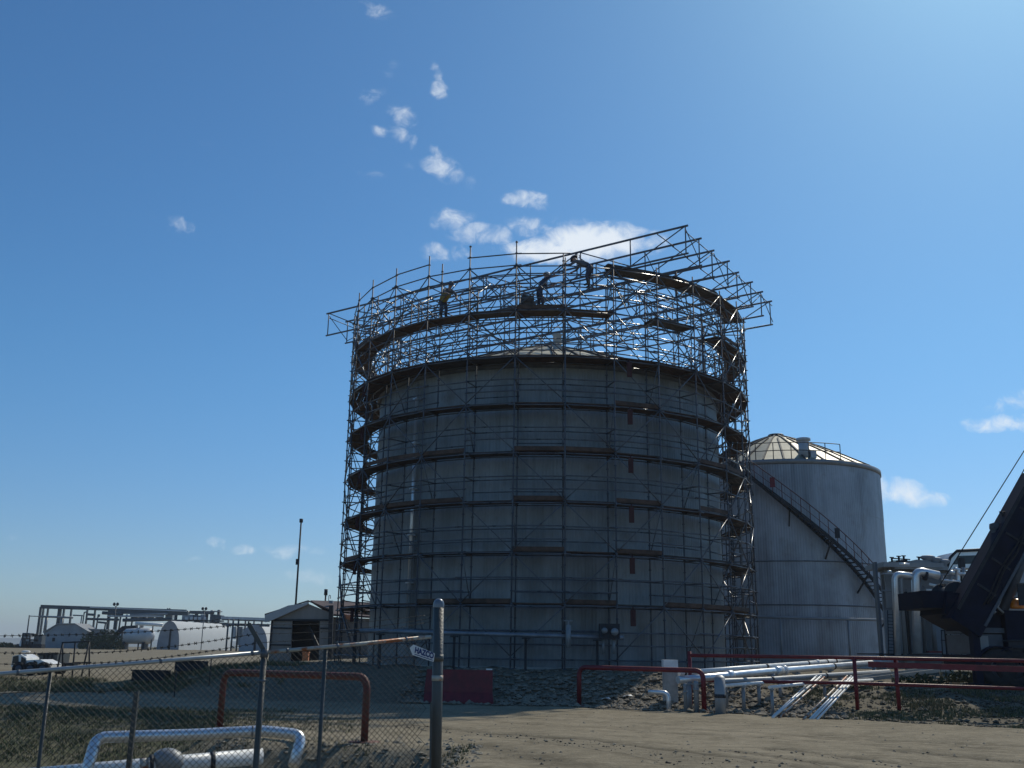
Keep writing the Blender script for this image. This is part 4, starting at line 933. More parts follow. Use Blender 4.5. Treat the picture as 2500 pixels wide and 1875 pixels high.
cpart('deck_plate', CRANE_GREY, lambda m: pbox(m, 2340, 1481, 2420, 1496, CY-1.4, .3))
cpart('strut', CLAD, lambda m: (ptube(m, 2417, 1467, 2450, 1496, CY-1.3, .04), ptube(m, 2408, 1480, 2430, 1496, CY-1.35, .06)))
car = cpart('carrier_body', CRANE_GREY, lambda m: (pbox(m, 2383, 1548, 2452, 1598, CY-1.1, 2.4), pbox(m, 2383, 1532, 2460, 1546, CY-1.15, 2.5)))
cpart('hatch', CLAD, lambda m: (pbox(m, 2390, 1552, 2416, 1592, CY-1.14, .05),), car)
cpart('carrier_cab', CRANE, lambda m: (pbox(m, 2452, 1490, 2600, 1600, CY-1.3, 2.6),))
cpart('cab_panel', DARKSTEEL, lambda m: (pbox(m, 2462, 1562, 2600, 1592, CY-1.36, .06), ptube(m, 2448, 1564, 2600, 1563, CY-1.4, .03), ptube(m, 2472, 1581, 2600, 1583, CY-1.4, .05)))
cpart('chassis', CRANE, lambda m: pbox(m, 2372, 1598, 2640, 1628, CY-1.0, 2.3))
cpart('outrigger', CRANE, lambda m: (lambda t: (m.box((t.x, CY-1.2, (t.z+gz(t.x, CY))/2), (.24, .3, t.z-gz(t.x, CY))), m.box((t.x, CY-1.2, gz(t.x, CY)+.06), (.6, .6, .12))))(at(2376, 1530, CY-1.2)))
for px in (2436, 2476, 2560, 2620):
    t = at(px, 1640, CY-1.2); g = gz(t.x, CY); wh = cpart('wheel', RUBBER, lambda m: m.lathe((t.x, CY-1.1, g+.62), [(.3, -.26), (.52, -.3), (.62, -.22), (.64, 0), (.62, .22), (.52, .3), (.3, .26)], 24, 'Y'))
    cpart('rim', CRANE_GREY, lambda m: m.lathe((t.x, CY-1.1, g+.62), [(.001, -.12), (.12, -.2), (.14, -.12), (.3, -.2), (.3, .2), (.001, .2)], 16, 'Y'), wh)
    cpart('mudguard', CRANE, lambda m: m.lathe((t.x, CY-1.05, g+.62), [(.68, -.32), (.72, -.32), (.72, .32), (.68, .32)], 14, 'Y', a0=radians(10), a1=radians(170)))
cpart('beacon', BEACON, lambda m: (m.lathe(at(2484, 1486, CY-1.2), [(.22, 0), (.24, .1), (.2, .24), (.1, .32), (.001, .34)], 16)))
cpart('mirror', DARKSTEEL, lambda m: m.box(at(2495, 1452, CY-1.6), (.25, .06, .7)))

# tray on stands, scrap and lumber in front of the crane
tr_ = empty('cable_tray', at(2180, 1650, 37), 'long grey flat cable tray on stands under the process skid', 'cable tray')
mb = MB(); a, b = at(2070, 1662, 34.5), at(2330, 1630, 41); mb.bar(a, b, .5, .13); mb.bar(a+V((0, -.26, .08)), b+V((0, -.26, .08)), .03, .12); mb.build('tray', CLAD, tr_)
for t in (.15, .38, .6, .85):
    c = a.lerp(b, t); mb = MB(); mb.bar((c.x, c.y, gz(c.x, c.y)-.05), c-V((0, 0, .06)), .1, .1); mb.build('stand', CLAD, tr_)
for i, (x0, y0, x1, y1, Y, wd, lab) in enumerate(((2262, 1688, 2312, 1690, 33.2, .24, 'short pale board lying just below the lower red rail'), (2292, 1667, 2360, 1666, 34.4, .2, 'long pale board lying beyond the red railing'),
        (2240, 1676, 2286, 1680, 34.0, .16, 'dark stained board in the shade under the red railing'), (2345, 1652, 2382, 1646, 36, .14, 'broken board lying near the outrigger of the crane'), (2318, 1642, 2350, 1640, 37, .14, 'grey board beside the brush under the cable tray'))):
    a, b = at(x0, y0, Y), at(x1, y1, Y+.3); a.z = gz(a.x, a.y)+.05; b.z = gz(b.x, b.y)+.06; mb = MB(); mb.bar(a, b, wd, .06)
    props(mb.build('board', WOODP if i != 2 else PLANK, None, a), lab, 'board', 'boards lying by the red railing')
mb = MB(); c = at(2394, 1645, 36.0); g = gz(c.x, 36)
for k in range(4): mb.box((c.x+.02*k, 36+.03*k, g+.08+.17*k), (.42-.03*k, .36, .15), .1*k)
props(mb.build('timber_stack', WOODP, None, (c.x, 36, g)), 'small stack of timber blocks beside the crane wheels', 'timber')
for px, Y, h, lab in ((2245, 35.5, .35, 'low brush heap under the cable tray nearest the post'), (2345, 38.5, .5, 'green brush heap behind the boards near the crane')):
    mb = MB(); c = at(px, 1650, Y); g = gz(c.x, Y)
    for k in range(260):
        a_ = random.uniform(0, 2*pi); r = random.random()**.6; p = V((c.x+.9*r*cos(a_), Y+.6*r*sin(a_), g+h*random.random()*(1.15-r))); s_ = random.uniform(.05, .13); q = V((random.uniform(-1, 1), random.uniform(-1, 1), random.uniform(-.4, 1))).normalized(); t = q.cross(V((.3, .5, .8))).normalized()
        i = mb.add([p, p+q*s_*1.6+t*s_*.4, p+q*s_*2.4, p+q*s_*1.4-t*s_*.4]); mb.face((i, i+1, i+2, i+3))
    for k in range(14): mb.tube((c.x+random.uniform(-.8, .8), Y+random.uniform(-.3, .3), g), (c.x+random.uniform(-1, 1), Y+random.uniform(-.4, .4), g+h*random.uniform(.6, 1.3)), .012, 4)
    props(mb.build('brush_heap', mat('brush_leaf', (.05, .065, .028), .8, 0, .4, 4), None, (c.x, Y, g)), lab, 'brush')

# ------------------------------------------------------------------ shed and poles, left of the tank
SY = 75.0
def opart(root):
    def f(name, mt, fn, parent=None, label=None): mb = MB(); fn(mb); return mb.build(name, mt, parent or root, label=label)
    return f
sh = empty('shed', at(752, 1592, SY), 'grey gabled metal shed with a dark open doorway left of the big tank', 'shed'); P_ = opart(sh)
def poly(pts, Y): return [at(x, y, Y) for x, y in pts]
zf = gz(at(700, 1590, SY).x, SY)-.2
def ground_pt(px, Y): p = at(px, 1590, Y); p.z = gz(p.x, Y)-.2; return p
gw = [at(664, 1513, SY), at(752, 1474, SY), at(806, 1496, SY)]
P_('gable_wall', CORR, lambda m: m.prism([gw[0], gw[1], gw[2], at(805, 1513, SY), at(664, 1514, SY)], (0, .2, 0)))
P_('wall', CORR, lambda m: (m.prism([at(664, 1514, SY), at(713, 1514, SY), ground_pt(711, SY), ground_pt(657, SY)], (0, .2, 0))))
P_('wall', CORR, lambda m: (m.prism([at(781, 1514, SY), at(805, 1513, SY), ground_pt(803, SY), ground_pt(780, SY)], (0, .2, 0))))
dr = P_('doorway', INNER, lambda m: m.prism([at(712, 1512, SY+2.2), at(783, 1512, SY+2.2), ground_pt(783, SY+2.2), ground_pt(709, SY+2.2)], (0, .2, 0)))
P_('door_leaf', DARKSTEEL, lambda m: m.bar(at(752, 1528, SY+1.2), at(776, 1578, SY+.6), .1, .25), dr)
P_('side_wall', CORR, lambda m: m.prism([at(664, 1514, SY+.2), ground_pt(657, SY+.2), ground_pt(661, SY+9), at(668, 1520, SY+9)], (.15, 0, 0)))
P_('frame', DARKSTEEL, lambda m: (m.bar(at(664, 1514, SY-.05), at(805, 1514, SY-.05), .08, .14), m.bar(at(665, 1533, SY-.05), at(712, 1534, SY-.05), .06, .1), m.bar(at(782, 1534, SY-.05), at(805, 1534, SY-.05), .06, .1), m.bar(at(661, 1574, SY-.05), at(710, 1575, SY-.05), .06, .1), m.bar(at(664, 1515, SY-.06), at(658, 1588, SY-.06), .1, .1)))
P_('corner_post', DARKSTEEL, lambda m: m.bar(at(809, 1478, SY-.2), ground_pt(807, SY-.2), .3, .3))
P_('fascia', ROOFL, lambda m: m.prism(poly([(646, 1502), (704, 1478), (737, 1474), (752, 1468.5), (752, 1475), (664, 1514), (647, 1519)], SY-.35), (0, .3, 0)))
P_('roof', ROOFD, lambda m: (m.prism([at(646, 1502, SY-.2), at(752, 1468.5, SY-.2), at(752, 1468.5, SY+9), at(652, 1502, SY+9)], (0, 0, .1)), m.prism([at(752, 1468.5, SY-.2), at(812, 1493, SY-.2), at(812, 1493, SY+9), at(752, 1468.5, SY+9)], (0, 0, .1))))
mbd = empty('shed', at(850, 1592, SY+6), 'long brown roofed shed half hidden behind the scaffold foot', 'shed'); P_ = opart(mbd)
P_('roof', ROOFD, lambda m: m.prism([at(758, 1470, SY+9), at(935, 1476, SY+9), at(955, 1512, SY+4), at(812, 1504, SY+4)], (0, 0, .15)))
P_('wall', CORR, lambda m: m.prism([at(812, 1506, SY+4.4), at(952, 1513, SY+4.4), ground_pt(952, SY+4.4), ground_pt(808, SY+4.4)], (0, .2, 0)))
P_('gutter', ORANGE, lambda m: m.bar(at(838, 1503, SY+3.8), at(858, 1510, SY+3.8), .2, .3))
P_('roof_vent', CLAD, lambda m: pbox(m, 803, 1466, 812, 1473, SY+7, .4))
mb = MB(); t = at(735.5, 1270, 88); f = at(722, 1480, 88); d = (f-t); f2 = V((f.x, f.y, gz(f.x, f.y))); mb.tube(f2, t, .1, 8, .07); mb.tube(t-V((0, 0, .2)), t+V((0, 0, .12)), .16, 8); mb.box(t+V((-.12, 0, -3.6)), (.2, .12, .5))
props(mb.build('tall_pole', DARKSTEEL, None, f2), 'tall thin dark pole standing behind the grey gabled shed', 'pole')
mb = MB(); t = at(796, 1440, 86); f2 = V((t.x, t.y, gz(t.x, t.y))); mb.tube(f2, t, .07, 8); mb.tube(t-V((0, 0, .45)), t+V((0, 0, .05)), .15, 8); props(mb.build('flue', DARKSTEEL, None, f2), 'short dark flue with a thicker cap showing over the brown shed roof', 'flue')
mb = MB(); t = at(803, 1454, 85); f2 = V((t.x, t.y, gz(t.x, t.y))); mb.bend([f2, t, t+V((.12, 0, .05)), t+V((.14, 0, -.25))], .03, .1, 6); props(mb.build('vent_pipe', CLAD, None, f2), 'thin hooked vent pipe beside the dark flue over the shed', 'pipe')
mb = MB(); a = at(739, 1602, 62); b = at(753, 1616, 62); g = gz(a.x, 62); mb.box(((a.x+b.x)/2, 62, g+.28), (.36, .3, .56)); mb.box(((a.x+b.x)/2, 62, g+.6), (.42, .36, .06)); props(mb.build('bin', ORANGE, None, ((a.x+b.x)/2, 62, g)), 'small faded orange bin on the ground before the shed doorway', 'bin')
# ------------------------------------------------------------------ distant plant on the left
QY = 220.0
def quonset(name, xl, xr, yt, yb, xe, Y, label):
    a, b, t = at(xl, yb, Y), at(xr, yb, Y), at((xl+xr)/2, yt, Y); g = gz(a.x, Y); w_ = (b.x-a.x)/2; h = t.z-g; cx = (a.x+b.x)/2
    root = empty(name, (cx, Y, g), label, 'shelter', 'fabric covered arched shelters'); e = at(xe, yb, Y+24); dx = e.x-b.x; dy = 24.0
    prof = [V((cx-w_*cos(pi*k/20), Y, g+h*(sin(pi*k/20)**.8))) for k in range(21)]
    mb = MB(); n = 14; i = len(mb.v)
    for q in range(n+1):
        t_ = q/n; s_ = 1+.012*(q % 2)
        mb.add([V((cx+(p.x-cx)*s_+dx*t_, Y+dy*t_, g+(p.z-g)*s_)) for p in prof])
    for q in range(n):
        for k in range(20): mb.face((i+q*21+k, i+q*21+k+1, i+(q+1)*21+k+1, i+(q+1)*21+k), True)
    mb.build('cover', FAB, root)
    mb = MB(); mb.prism([p+V((0, -.05, 0)) for p in prof], (0, .1, 0)); mb.build('end_wall', FABEND, root)
    mb = MB(); mb.box((cx+w_*.12, Y-.1, g+h*.36), (w_*.16, .1, h*.72)); mb.build('door', DARKSTEEL, root)
    return root
quonset('arched_shelter', 382, 436, 1516, 1587, 561, QY, 'white arched fabric shelter with a grey end wall and black door strip')
quonset('arched_shelter', 582, 652, 1523, 1590, 720, QY-20, 'second arched shelter, mostly hidden behind the gabled shed')
hv = empty('horizontal_vessel', at(345, 1585, 200), 'pale horizontal pressure vessel on saddles beside the arched shelter', 'vessel'); P_ = opart(hv)
c = at(335, 1552, 200); r = 1.55; x0, x1 = at(290, 1552, 200).x, at(378, 1552, 200).x
P_('drum', WHITEFAR, lambda m: m.lathe((0, c.y, c.z), [(.001, x0), (r*.6, x0+.25), (r*.93, x0+.8), (r, x0+1.3), (r, x1-1.3), (r*.93, x1-.8), (r*.6, x1-.25), (.001, x1)], 20, 'X'))
for t in (.2, .75): P_('saddle', DARKSTEEL, lambda m: m.box((x0+(x1-x0)*t, 200, (c.z-r+gz(c.x, 200))/2), (.6, 2.2, c.z-r-gz(c.x, 200)+.8)))
P_('nozzle', CLAD, lambda m: m.tube((c.x+.8, 200, c.z+r-.1), (c.x+.8, 200, c.z+r+.8), .25))
hs_ = empty('pipe', at(380, 1505, 198), 'shiny white insulated pipe above the pale horizontal vessel', 'pipe'); opart(hs_)('pipe', WHITEPIPE, lambda m: (ptube(m, 331, 1522, 398, 1526, 199, .34, 8),)); opart(hs_)('support', STEELFAR, lambda m: (vpost(m, 343, 1523, 199.4, .14), )); opart(hs_)('support', STEELFAR, lambda m: (vpost(m, 374, 1524, 199.4, .14), ))
RY = 215.0
rk = empty('pipe_rack', at(300, 1590, RY), 'long open steel pipe rack crowded with pipes along the far left skyline', 'pipe rack'); P_ = opart(rk)
P_('top_beam', STEELFAR, lambda m: m.bar(at(100, 1481, RY), at(455, 1493, RY), .5, .75))
P_('top_deck', WHITEFAR, lambda m: m.bar(at(220, 1482.5, RY-.4), at(455, 1492.0, RY-.4), .3, .22))
P_('top_duct', STEELFAR, lambda m: m.bar(at(270, 1493, RY), at(460, 1498, RY), .8, .8))
for px, w_ in ((100, .36), (107, .26), (118, .26), (147, .7), (157, .28), (175, .26), (214, .24), (233, .26), (268, .5), (287, .5)):
    t = at(px, 1482+(px-100)*.034, RY+.6); P_('column', STEELFAR, lambda m: m.box((t.x, t.y, (t.z+gz(t.x, RY))/2), (w_, .5, t.z-gz(t.x, RY))))
for (x0, y0, x1, y1, r, mt) in ((97, 1505, 178, 1508, .3, CLAD), (72, 1504, 97, 1505, .13, CLAD), (178, 1502, 202, 1503, .2, CLAD), (211, 1511, 290, 1513, .35, STEELFAR), (214, 1500, 232, 1501, .35, STEELFAR), (240, 1519, 262, 1521, .3, STEELFAR),
        (262, 1504, 400, 1505, .28, WHITEFAR), (250, 1496, 300, 1499, .5, STEELFAR), (300, 1514, 420, 1512, .5, STEELFAR), (318, 1501, 410, 1499, .35, CLAD), (205, 1496, 212, 1493, .2, CLAD)):
    P_('pipe', mt, lambda m: ptube(m, x0, y0, x1, y1, RY-.6, r*.68, 8))
for (px, y0, y1, r) in ((72, 1502, 1560, .22), (114, 1506, 1545, .5), (152, 1506, 1545, .5), (200, 1503, 1530, .2), (206, 1494, 1530, .22), (211, 1512, 1545, .25), (240, 1500, 1536, .25), (258, 1520, 1540, .25), (243, 1500, 1506, .3), (296, 1496, 1540, .3), (310, 1500, 1535, .3), (325, 1500, 1530, .3), (352, 1500, 1516, .3), (375, 1500, 1516, .3), (398, 1500, 1516, .3)):
    P_('riser', CLAD if px in (114, 152, 200) else STEELFAR, lambda m: ptube(m, px, y0, px-1-(y1-y0)*.12, y1, RY-.4, r*.62, 8))
for x0, x1, y0, y1 in ((320, 335, 1500, 1512), (340, 356, 1501, 1511), (362, 372, 1501, 1511), (380, 395, 1500, 1510), (404, 420, 1499, 1510)):
    P_('cabinet', WHITEFAR if x0 % 4 else GREYFAR, lambda m: pbox(m, x0, y0, x1, y1, RY+.2, 1.2))
un = empty('process_unit', at(490, 1590, 252), 'dark cluster of vessels and platforms behind the white arched shelter', 'process unit'); P_ = opart(un)
for (x0, y0, x1, y1, mt) in ((425, 1491, 456, 1499, STEELFAR), (463, 1491, 516, 1499, STEELFAR), (514, 1491, 536, 1494, CLAD), (445, 1500, 470, 1516, GREYFAR), (475, 1502, 485, 1520, STEELFAR), (490, 1500, 500, 1520, GREYFAR), (518, 1500, 523, 1522, STEELFAR), (524, 1502, 540, 1512, STEELFAR), (400, 1512, 540, 1518, STEELFAR)):
    P_('module', mt, lambda m: pbox(m, x0, y0, x1, y1, 252, 2.5))
for px, y0 in ((458, 1491), (518, 1490), (505, 1499), (480, 1499), (535, 1489), (430, 1499), (450, 1500)):
    P_('column', CLAD if px in (458, 518) else STEELFAR, lambda m: vpost(m, px, y0, 253, .4, None, 8))
for px in (452, 464, 474, 484, 496): P_('fan', WHITEFAR, lambda m: pbox(m, px, 1506, px+6, 1513, 251, .5))
P_('base', DARKSTEEL, lambda m: pbox(m, 420, 1518, 545, 1588, 254, 3))
br = empty('pipe_bridge', at(600, 1590, 200), 'white topped overhead pipe bridge running to the gabled shed', 'pipe bridge'); P_ = opart(br)
P_('deck', WHITEFAR, lambda m: m.bar(at(545, 1508, 212), at(655, 1512, 198), 1.0, .5)); P_('beam', STEELFAR, lambda m: m.bar(at(545, 1512, 212), at(655, 1516, 198), .6, .35)); P_('lower_beam', STEELFAR, lambda m: m.bar(at(545, 1524, 212), at(655, 1527, 198), .6, .5))
for px in (558, 570, 583, 600, 621, 640): P_('post', STEELFAR, lambda m: vpost(m, px, 1511, 206, .18))
for x0, x1, y0, y1, mt in ((566, 574, 1530, 1560, WHITEFAR), (580, 588, 1530, 1575, GREYFAR), (590, 598, 1535, 1548, WHITEFAR)): P_('cabinet', mt, lambda m: pbox(m, x0, y0, x1, y1, 208, 1))
for px, py, lab in ((280, 1475, 'pair of floodlights on the far pipe rack, leftmost pair'), (410, 1487, 'pair of floodlights on the far plant, middle pair, smallest'), (496, 1486, 'pair of floodlights on the far plant, rightmost pair')):
    Y = 212 if px < 300 else 222; fl = empty('floodlight', at(px+3, 1590, Y), lab, 'floodlight', 'floodlights on the far plant'); s_ = .62 if px == 410 else 1
    for dx in (-1, 7): opart(fl)('lamp_head', DARKSTEEL, lambda m: m.ball(at(px+dx*s_, py, Y), (.32*s_, .25, .36*s_), 8))
    opart(fl)('mast', STEELFAR, lambda m: (vpost(m, px+3, py+7, Y, .09), ptube(m, px-1, py+2, px+3, py+7, Y, .07), ptube(m, px+6*s_, py+2, px+3, py+7, Y, .07)))
hb = empty('building', at(165, 1590, 205), 'low pale gabled building seen behind the left end of the pipe rack', 'building'); P_ = opart(hb)
P_('wall', GREYFAR, lambda m: m.prism([at(108, 1541, 205), at(140, 1524, 205), at(182, 1523, 205), at(214, 1543, 205), ground_pt(212, 205), ground_pt(100, 205)], (0, 6, 0)))
P_('roof', CLAD, lambda m: (m.prism([at(104, 1543, 204.6), at(140, 1522, 204.6), at(140, 1523.5, 204.6), at(105, 1545, 204.6)], (0, 7, 0)), m.prism([at(140, 1522, 204.6), at(182, 1521.3, 204.6), at(182, 1523.3, 204.6), at(140, 1524, 204.6)], (0, 7, 0)), m.prism([at(182, 1521.3, 204.6), at(217, 1542, 204.6), at(216, 1544, 204.6), at(182, 1523.3, 204.6)], (0, 7, 0))))
P_('window', INNER, lambda m: pbox(m, 128, 1557, 133, 1566, 204.9, .1)); P_('extension', GREYFAR, lambda m: pbox(m, 214, 1537, 258, 1590, 207, 5)); P_('extension_roof', CLAD, lambda m: pbox(m, 213, 1535, 260, 1538, 206.6, 6))
jk = empty('equipment_yard', at(75, 1590, 195), 'jumble of low pipework and a white hood left of the gabled building', 'equipment'); P_ = opart(jk)
for (x0, y0, x1, y1, mt) in ((55, 1545, 72, 1556, GREYFAR), (52, 1556, 60, 1582, STEELFAR), (60, 1560, 92, 1566, CLAD), (40, 1572, 100, 1588, DARKSTEEL), (66, 1566, 74, 1588, STEELFAR), (84, 1550, 100, 1575, STEELFAR)): P_('unit', mt, lambda m: pbox(m, x0, y0, x1, y1, 195, 1.6))
P_('hood', WHITEFAR, lambda m: m.prism([at(46, 1576, 194.7), at(50, 1562, 194.7), at(54, 1566, 194.7), at(51, 1578, 194.7)], (0, .8, 0))); P_('frame', DARKSTEEL, lambda m: (ptube(m, 56, 1547, 52, 1587, 194.8, .14), ptube(m, 74, 1552, 70, 1587, 194.8, .14), ptube(m, 56, 1547, 92, 1549, 194.8, .14)))
# bushes by the pipe rack
def bush(px, yb, Y, w_, h, label, n=700):
    c = at(px, yb, Y); g = gz(c.x, Y); mb = MB()
    for k in range(n):
        while True:
            q = V((random.uniform(-1, 1), random.uniform(-1, 1), random.uniform(0, 1)))
            if q.x**2+q.y**2+q.z**2 < 1+.35*mnoise.noise(q*2.4+V((px, 0, 0))): break
        p = V((c.x+q.x*w_, Y+q.y*w_*.6, g+q.z*h)); s_ = random.uniform(.05, .11)*w_; nv = V((random.uniform(-1, 1), random.uniform(-1, 1), random.uniform(-1, 1))).normalized(); t = nv.cross(V((.2, .9, .4))).normalized()
        i = mb.add([p-nv*s_, p+t*s_*.55, p+nv*s_, p-t*s_*.55]); mb.face((i, i+1, i+2, i+3))
    o = empty('bush', (c.x, Y, g), label, 'bush'); mb.build('foliage', mat('bush_leaf', (.045, .065, .03), .8, 0, .4, 1.5), o)
    st = MB(); 
    for k in range(5): st.tube((c.x, Y, g-.1), (c.x+random.uniform(-.6, .6)*w_, Y+random.uniform(-.3, .3), g+h*.7), .03*w_, 5, .01)
    st.build('stem', PLANK2, o)
bush(222, 1588, 192, 2.6, 3.2, 'dark green bush between the gabled building and the pressure vessel', 900)
bush(262, 1588, 190, 3.0, 3.6, 'larger dark bush by the foot of the dark conveyor', 900)
bush(12, 1582, 196, 2.2, 1.0, 'low scrub at the left edge of the yard near the horizon', 500)
cv = empty('conveyor', at(270, 1585, 193), 'dark inclined conveyor rising behind the bushes', 'conveyor'); opart(cv)('belt', DARKSTEEL, lambda m: m.bar(at(262, 1570, 193), at(303, 1532, 193), .8, .7)); opart(cv)('head', DARKSTEEL, lambda m: m.bar(at(300, 1532, 193), at(335, 1530, 193), .8, .5)); opart(cv)('leg', STEELFAR, lambda m: vpost(m, 300, 1535, 193, .2))
# utility vehicle, trailer and rack in the near yard
UY = 47.0
uv = empty('utility_vehicle', at(70, 1640, UY), 'small white utility vehicle with dark cab window and red nose in the left yard', 'vehicle'); P_ = opart(uv)
g = gz(at(70, 1640, UY).x, UY)
cabp = [at(27, 1628, UY), at(31, 1602, UY), at(50, 1597, UY), at(64, 1606, UY), at(66, 1628, UY)]
P_('cab', WHITEPIPE, lambda m: m.prism(cabp, (0, 1.3, 0)))
P_('window', GLASS, lambda m: m.prism([at(29, 1619, UY-.02), at(32, 1603, UY-.02), at(45, 1600, UY-.02), at(45, 1620, UY-.02)], (0, .03, 0)))
P_('window', GLASS, lambda m: m.prism([at(51, 1618, UY-.02), at(52, 1603, UY-.02), at(62, 1608, UY-.02), at(62, 1618, UY-.02)], (0, .03, 0)))
P_('body', WHITEPIPE, lambda m: m.prism([at(62, 1632, UY), at(63, 1612, UY), at(98, 1610, UY), at(112, 1617, UY), at(121, 1622, UY), at(119, 1630, UY), at(92, 1634, UY)], (0, 1.3, 0)))
P_('nose', PAINT_RED, lambda m: pbox(m, 41, 1622, 66, 1634, UY-.12, .5))
P_('mudguard', DARKSTEEL, lambda m: m.prism([at(84, 1632, UY-.03), at(82, 1612, UY-.03), at(90, 1616, UY-.03), at(91, 1632, UY-.03)], (0, .1, 0)))
P_('roof_light', WHITEPIPE, lambda m: (m.ball(at(64, 1591, UY+.4), (.22, .2, .06)), m.tube(at(60, 1600, UY+.4), at(62, 1592, UY+.4), .02)))
for px in (48, 76, 106):
    t = at(px, 1640, UY); wh = P_('wheel', RUBBER, lambda m: m.lathe((t.x, UY-.05, g+.3), [(.001, -.1), (.2, -.12), (.3, -.1), (.3, .1), (.2, .12), (.001, .1)], 18, 'Y')); P_('rim', CRANE_GREY, lambda m: m.lathe((t.x, UY-.08, g+.3), [(.001, -.12), (.14, -.12), (.15, -.08)], 12, 'Y'), wh)
tl = empty('trailer', at(115, 1630, 49), 'dark box trailer parked behind the white utility vehicle', 'trailer'); P_ = opart(tl)
P_('box', STEELFAR, lambda m: m.prism([at(95, 1618, 49), at(93, 1597, 49), at(141, 1596, 49), at(137, 1618, 49)], (0, 1.4, 0)))
P_('rim', DARKSTEEL, lambda m: m.bar(at(92, 1597, 48.95), at(142, 1595.5, 48.95), .1, .1))
for px in (108, 116, 126): P_('rib', DARKSTEEL, lambda m: m.bar(at(px, 1599, 48.95), at(px, 1617, 48.95), .06, .06))
P_('chassis', DARKSTEEL, lambda m: m.bar(at(93, 1620, 49.2), at(185, 1622, 49.2), .5, .14))
for px in (120, 150):
    t = at(px, 1630, 49); gg = gz(t.x, 49); P_('wheel', RUBBER, lambda m: m.lathe((t.x, 48.9, gg+.26), [(.001, -.1), (.18, -.12), (.26, -.1), (.26, .1), (.001, .1)], 16, 'Y'))
ra = empty('steel_rack', at(190, 1620, 46), 'dark A framed steel rack standing in the left yard', 'rack'); P_ = opart(ra)
for (x0, y0, x1) in ((153, 1569, 140), (153, 1569, 157), (184, 1567, 180), (218, 1566, 202), (218, 1566, 222)):
    P_('leg', DARKSTEEL, lambda m: (lambda t, f: m.tube(t, V((f.x, f.y, gz(f.x, f.y)-.02)), .035, 6))(at(x0, y0, 46), at(x1, 1620, 45.7 if x1 < x0 else 46.4)))
P_('top_bar', DARKSTEEL, lambda m: ptube(m, 151, 1569, 220, 1566, 46, .035)); P_('foot_bar', DARKSTEEL, lambda m: ptube(m, 180, 1618, 223, 1617, 46, .03))
for x0, x1, yb, Y, lab in ((328, 408, 1664, 40, 'low dark steel trough lying in the weeds, left one'), (430, 498, 1662, 40.5, 'low dark steel trough lying in the weeds, right one by the red guard')):
    a, b = at(x0, yb, Y), at(x1, yb, Y); g = gz((a.x+b.x)/2, Y); tg = empty('trough', ((a.x+b.x)/2, Y, g), lab, 'trough', 'steel troughs in the weeds'); P_ = opart(tg)
    P_('tub', DARKSTEEL, lambda m: (m.box((a.x+.03, Y, g+.2), (.05, .7, .4)), m.box((b.x-.03, Y, g+.2), (.05, .7, .4)), m.box(((a.x+b.x)/2, Y-.33, g+.2), (b.x-a.x, .04, .36)), m.box(((a.x+b.x)/2, Y+.33, g+.2), (b.x-a.x, .04, .36)), m.box(((a.x+b.x)/2, Y, g+.1), (b.x-a.x-.1, .6, .04))))
    P_('lip', DARKSTEEL, lambda m: m.bar((a.x-.05, Y-.36, g+.39), (b.x+.05, Y-.36, g+.39), .06, .05))
for px, yb, Y, lab in ((426, 1690, 34.6, 'thin metal stake with a weed at its foot, left of the rusty pipe guard'), (510, 1676, 37.5, 'thin metal stake behind the left leg of the rusty pipe guard')):
    c = at(px, yb, Y); g = gz(c.x, Y); mb = MB(); mb.tube((c.x, Y, g-.1), (c.x, Y, g+1.05), .022, 6); mb.tube((c.x, Y, g+.95), (c.x, Y, g+1.08), .035, 6); props(mb.build('stake', DARKSTEEL, None, (c.x, Y, g)), lab, 'stake')

# ------------------------------------------------------------------ chain link fence in the foreground
RP = [at(-420, 1678, 11.4), at(0, 1645, 12.0), at(330, 1619, 12.4), at(645, 1593, 12.9), at(850, 1575, 13.35), at(1052, 1554.5, 13.85)]
fe = empty('chain_link_fence', (RP[2].x, RP[2].y, gz(RP[2].x, RP[2].y)), 'rusty topped chain link fence with barbed wire across the lower left', 'fence'); P_ = opart(fe)
CUM = [0]
for i in range(len(RP)-1): CUM.append(CUM[-1]+(RP[i+1]-RP[i]).length)
def rail_at(s):
    for i in range(len(RP)-1):
        if s <= CUM[i+1] or i == len(RP)-2: return RP[i].lerp(RP[i+1], (s-CUM[i])/(CUM[i+1]-CUM[i]))
SL, SH = CUM[-1], 1.78
P_('top_rail', RAILM, lambda m: m.path([RP[0], RP[1], RP[2], RP[3]], .026, 10))
P_('top_rail', RAILRUST, lambda m: m.path([RP[3], RP[4], RP[5]], .025, 10), None, 'right end of the rail spotted with rust')
for px, Y in ((41, 12.06), (389, 12.5), (614, 12.86), (697, 13.0), (822, 13.28), (990, 13.7)):
    best = min((abs((1250+FPX*(rail_at(SL*k/600)-EYE).dot(_R)/(rail_at(SL*k/600)-EYE).dot(_F))-px), k) for k in range(601))[1]
    c = rail_at(SL*best/600); c2 = rail_at(SL*best/600+.03); P_('sleeve', GALV_D, lambda m: m.tube(c, c2, .031, 10))
def mesh_fn(m):
    st_ = .074; off = V((0, .03, -.02))
    for fam in (1, -1):
        c = -SH if fam == 1 else 0.0
        while c < SL+(0 if fam == 1 else SH):
            pts = []
            n = 8
            for k in range(n+1):
                h = SH*k/n; s_ = c+h if fam == 1 else c-h
                if 0 <= s_ <= SL: pts.append(rail_at(s_)+V((0, .006*fam, -h))+off)
            for k in range(len(pts)-1): m.tube(pts[k], pts[k+1], .0031, 3, caps=False)
            c += st_
    for k in range(int(SL/.074)): p = rail_at(k*.074)+off; m.tube(p, p+V((.02, 0, .035)), .0023, 3, caps=False)
    m.path([rail_at(SL*k/20)+V((0, .03, -.26-.04*sin(k*.9))) for k in range(21)], .0035, 4)
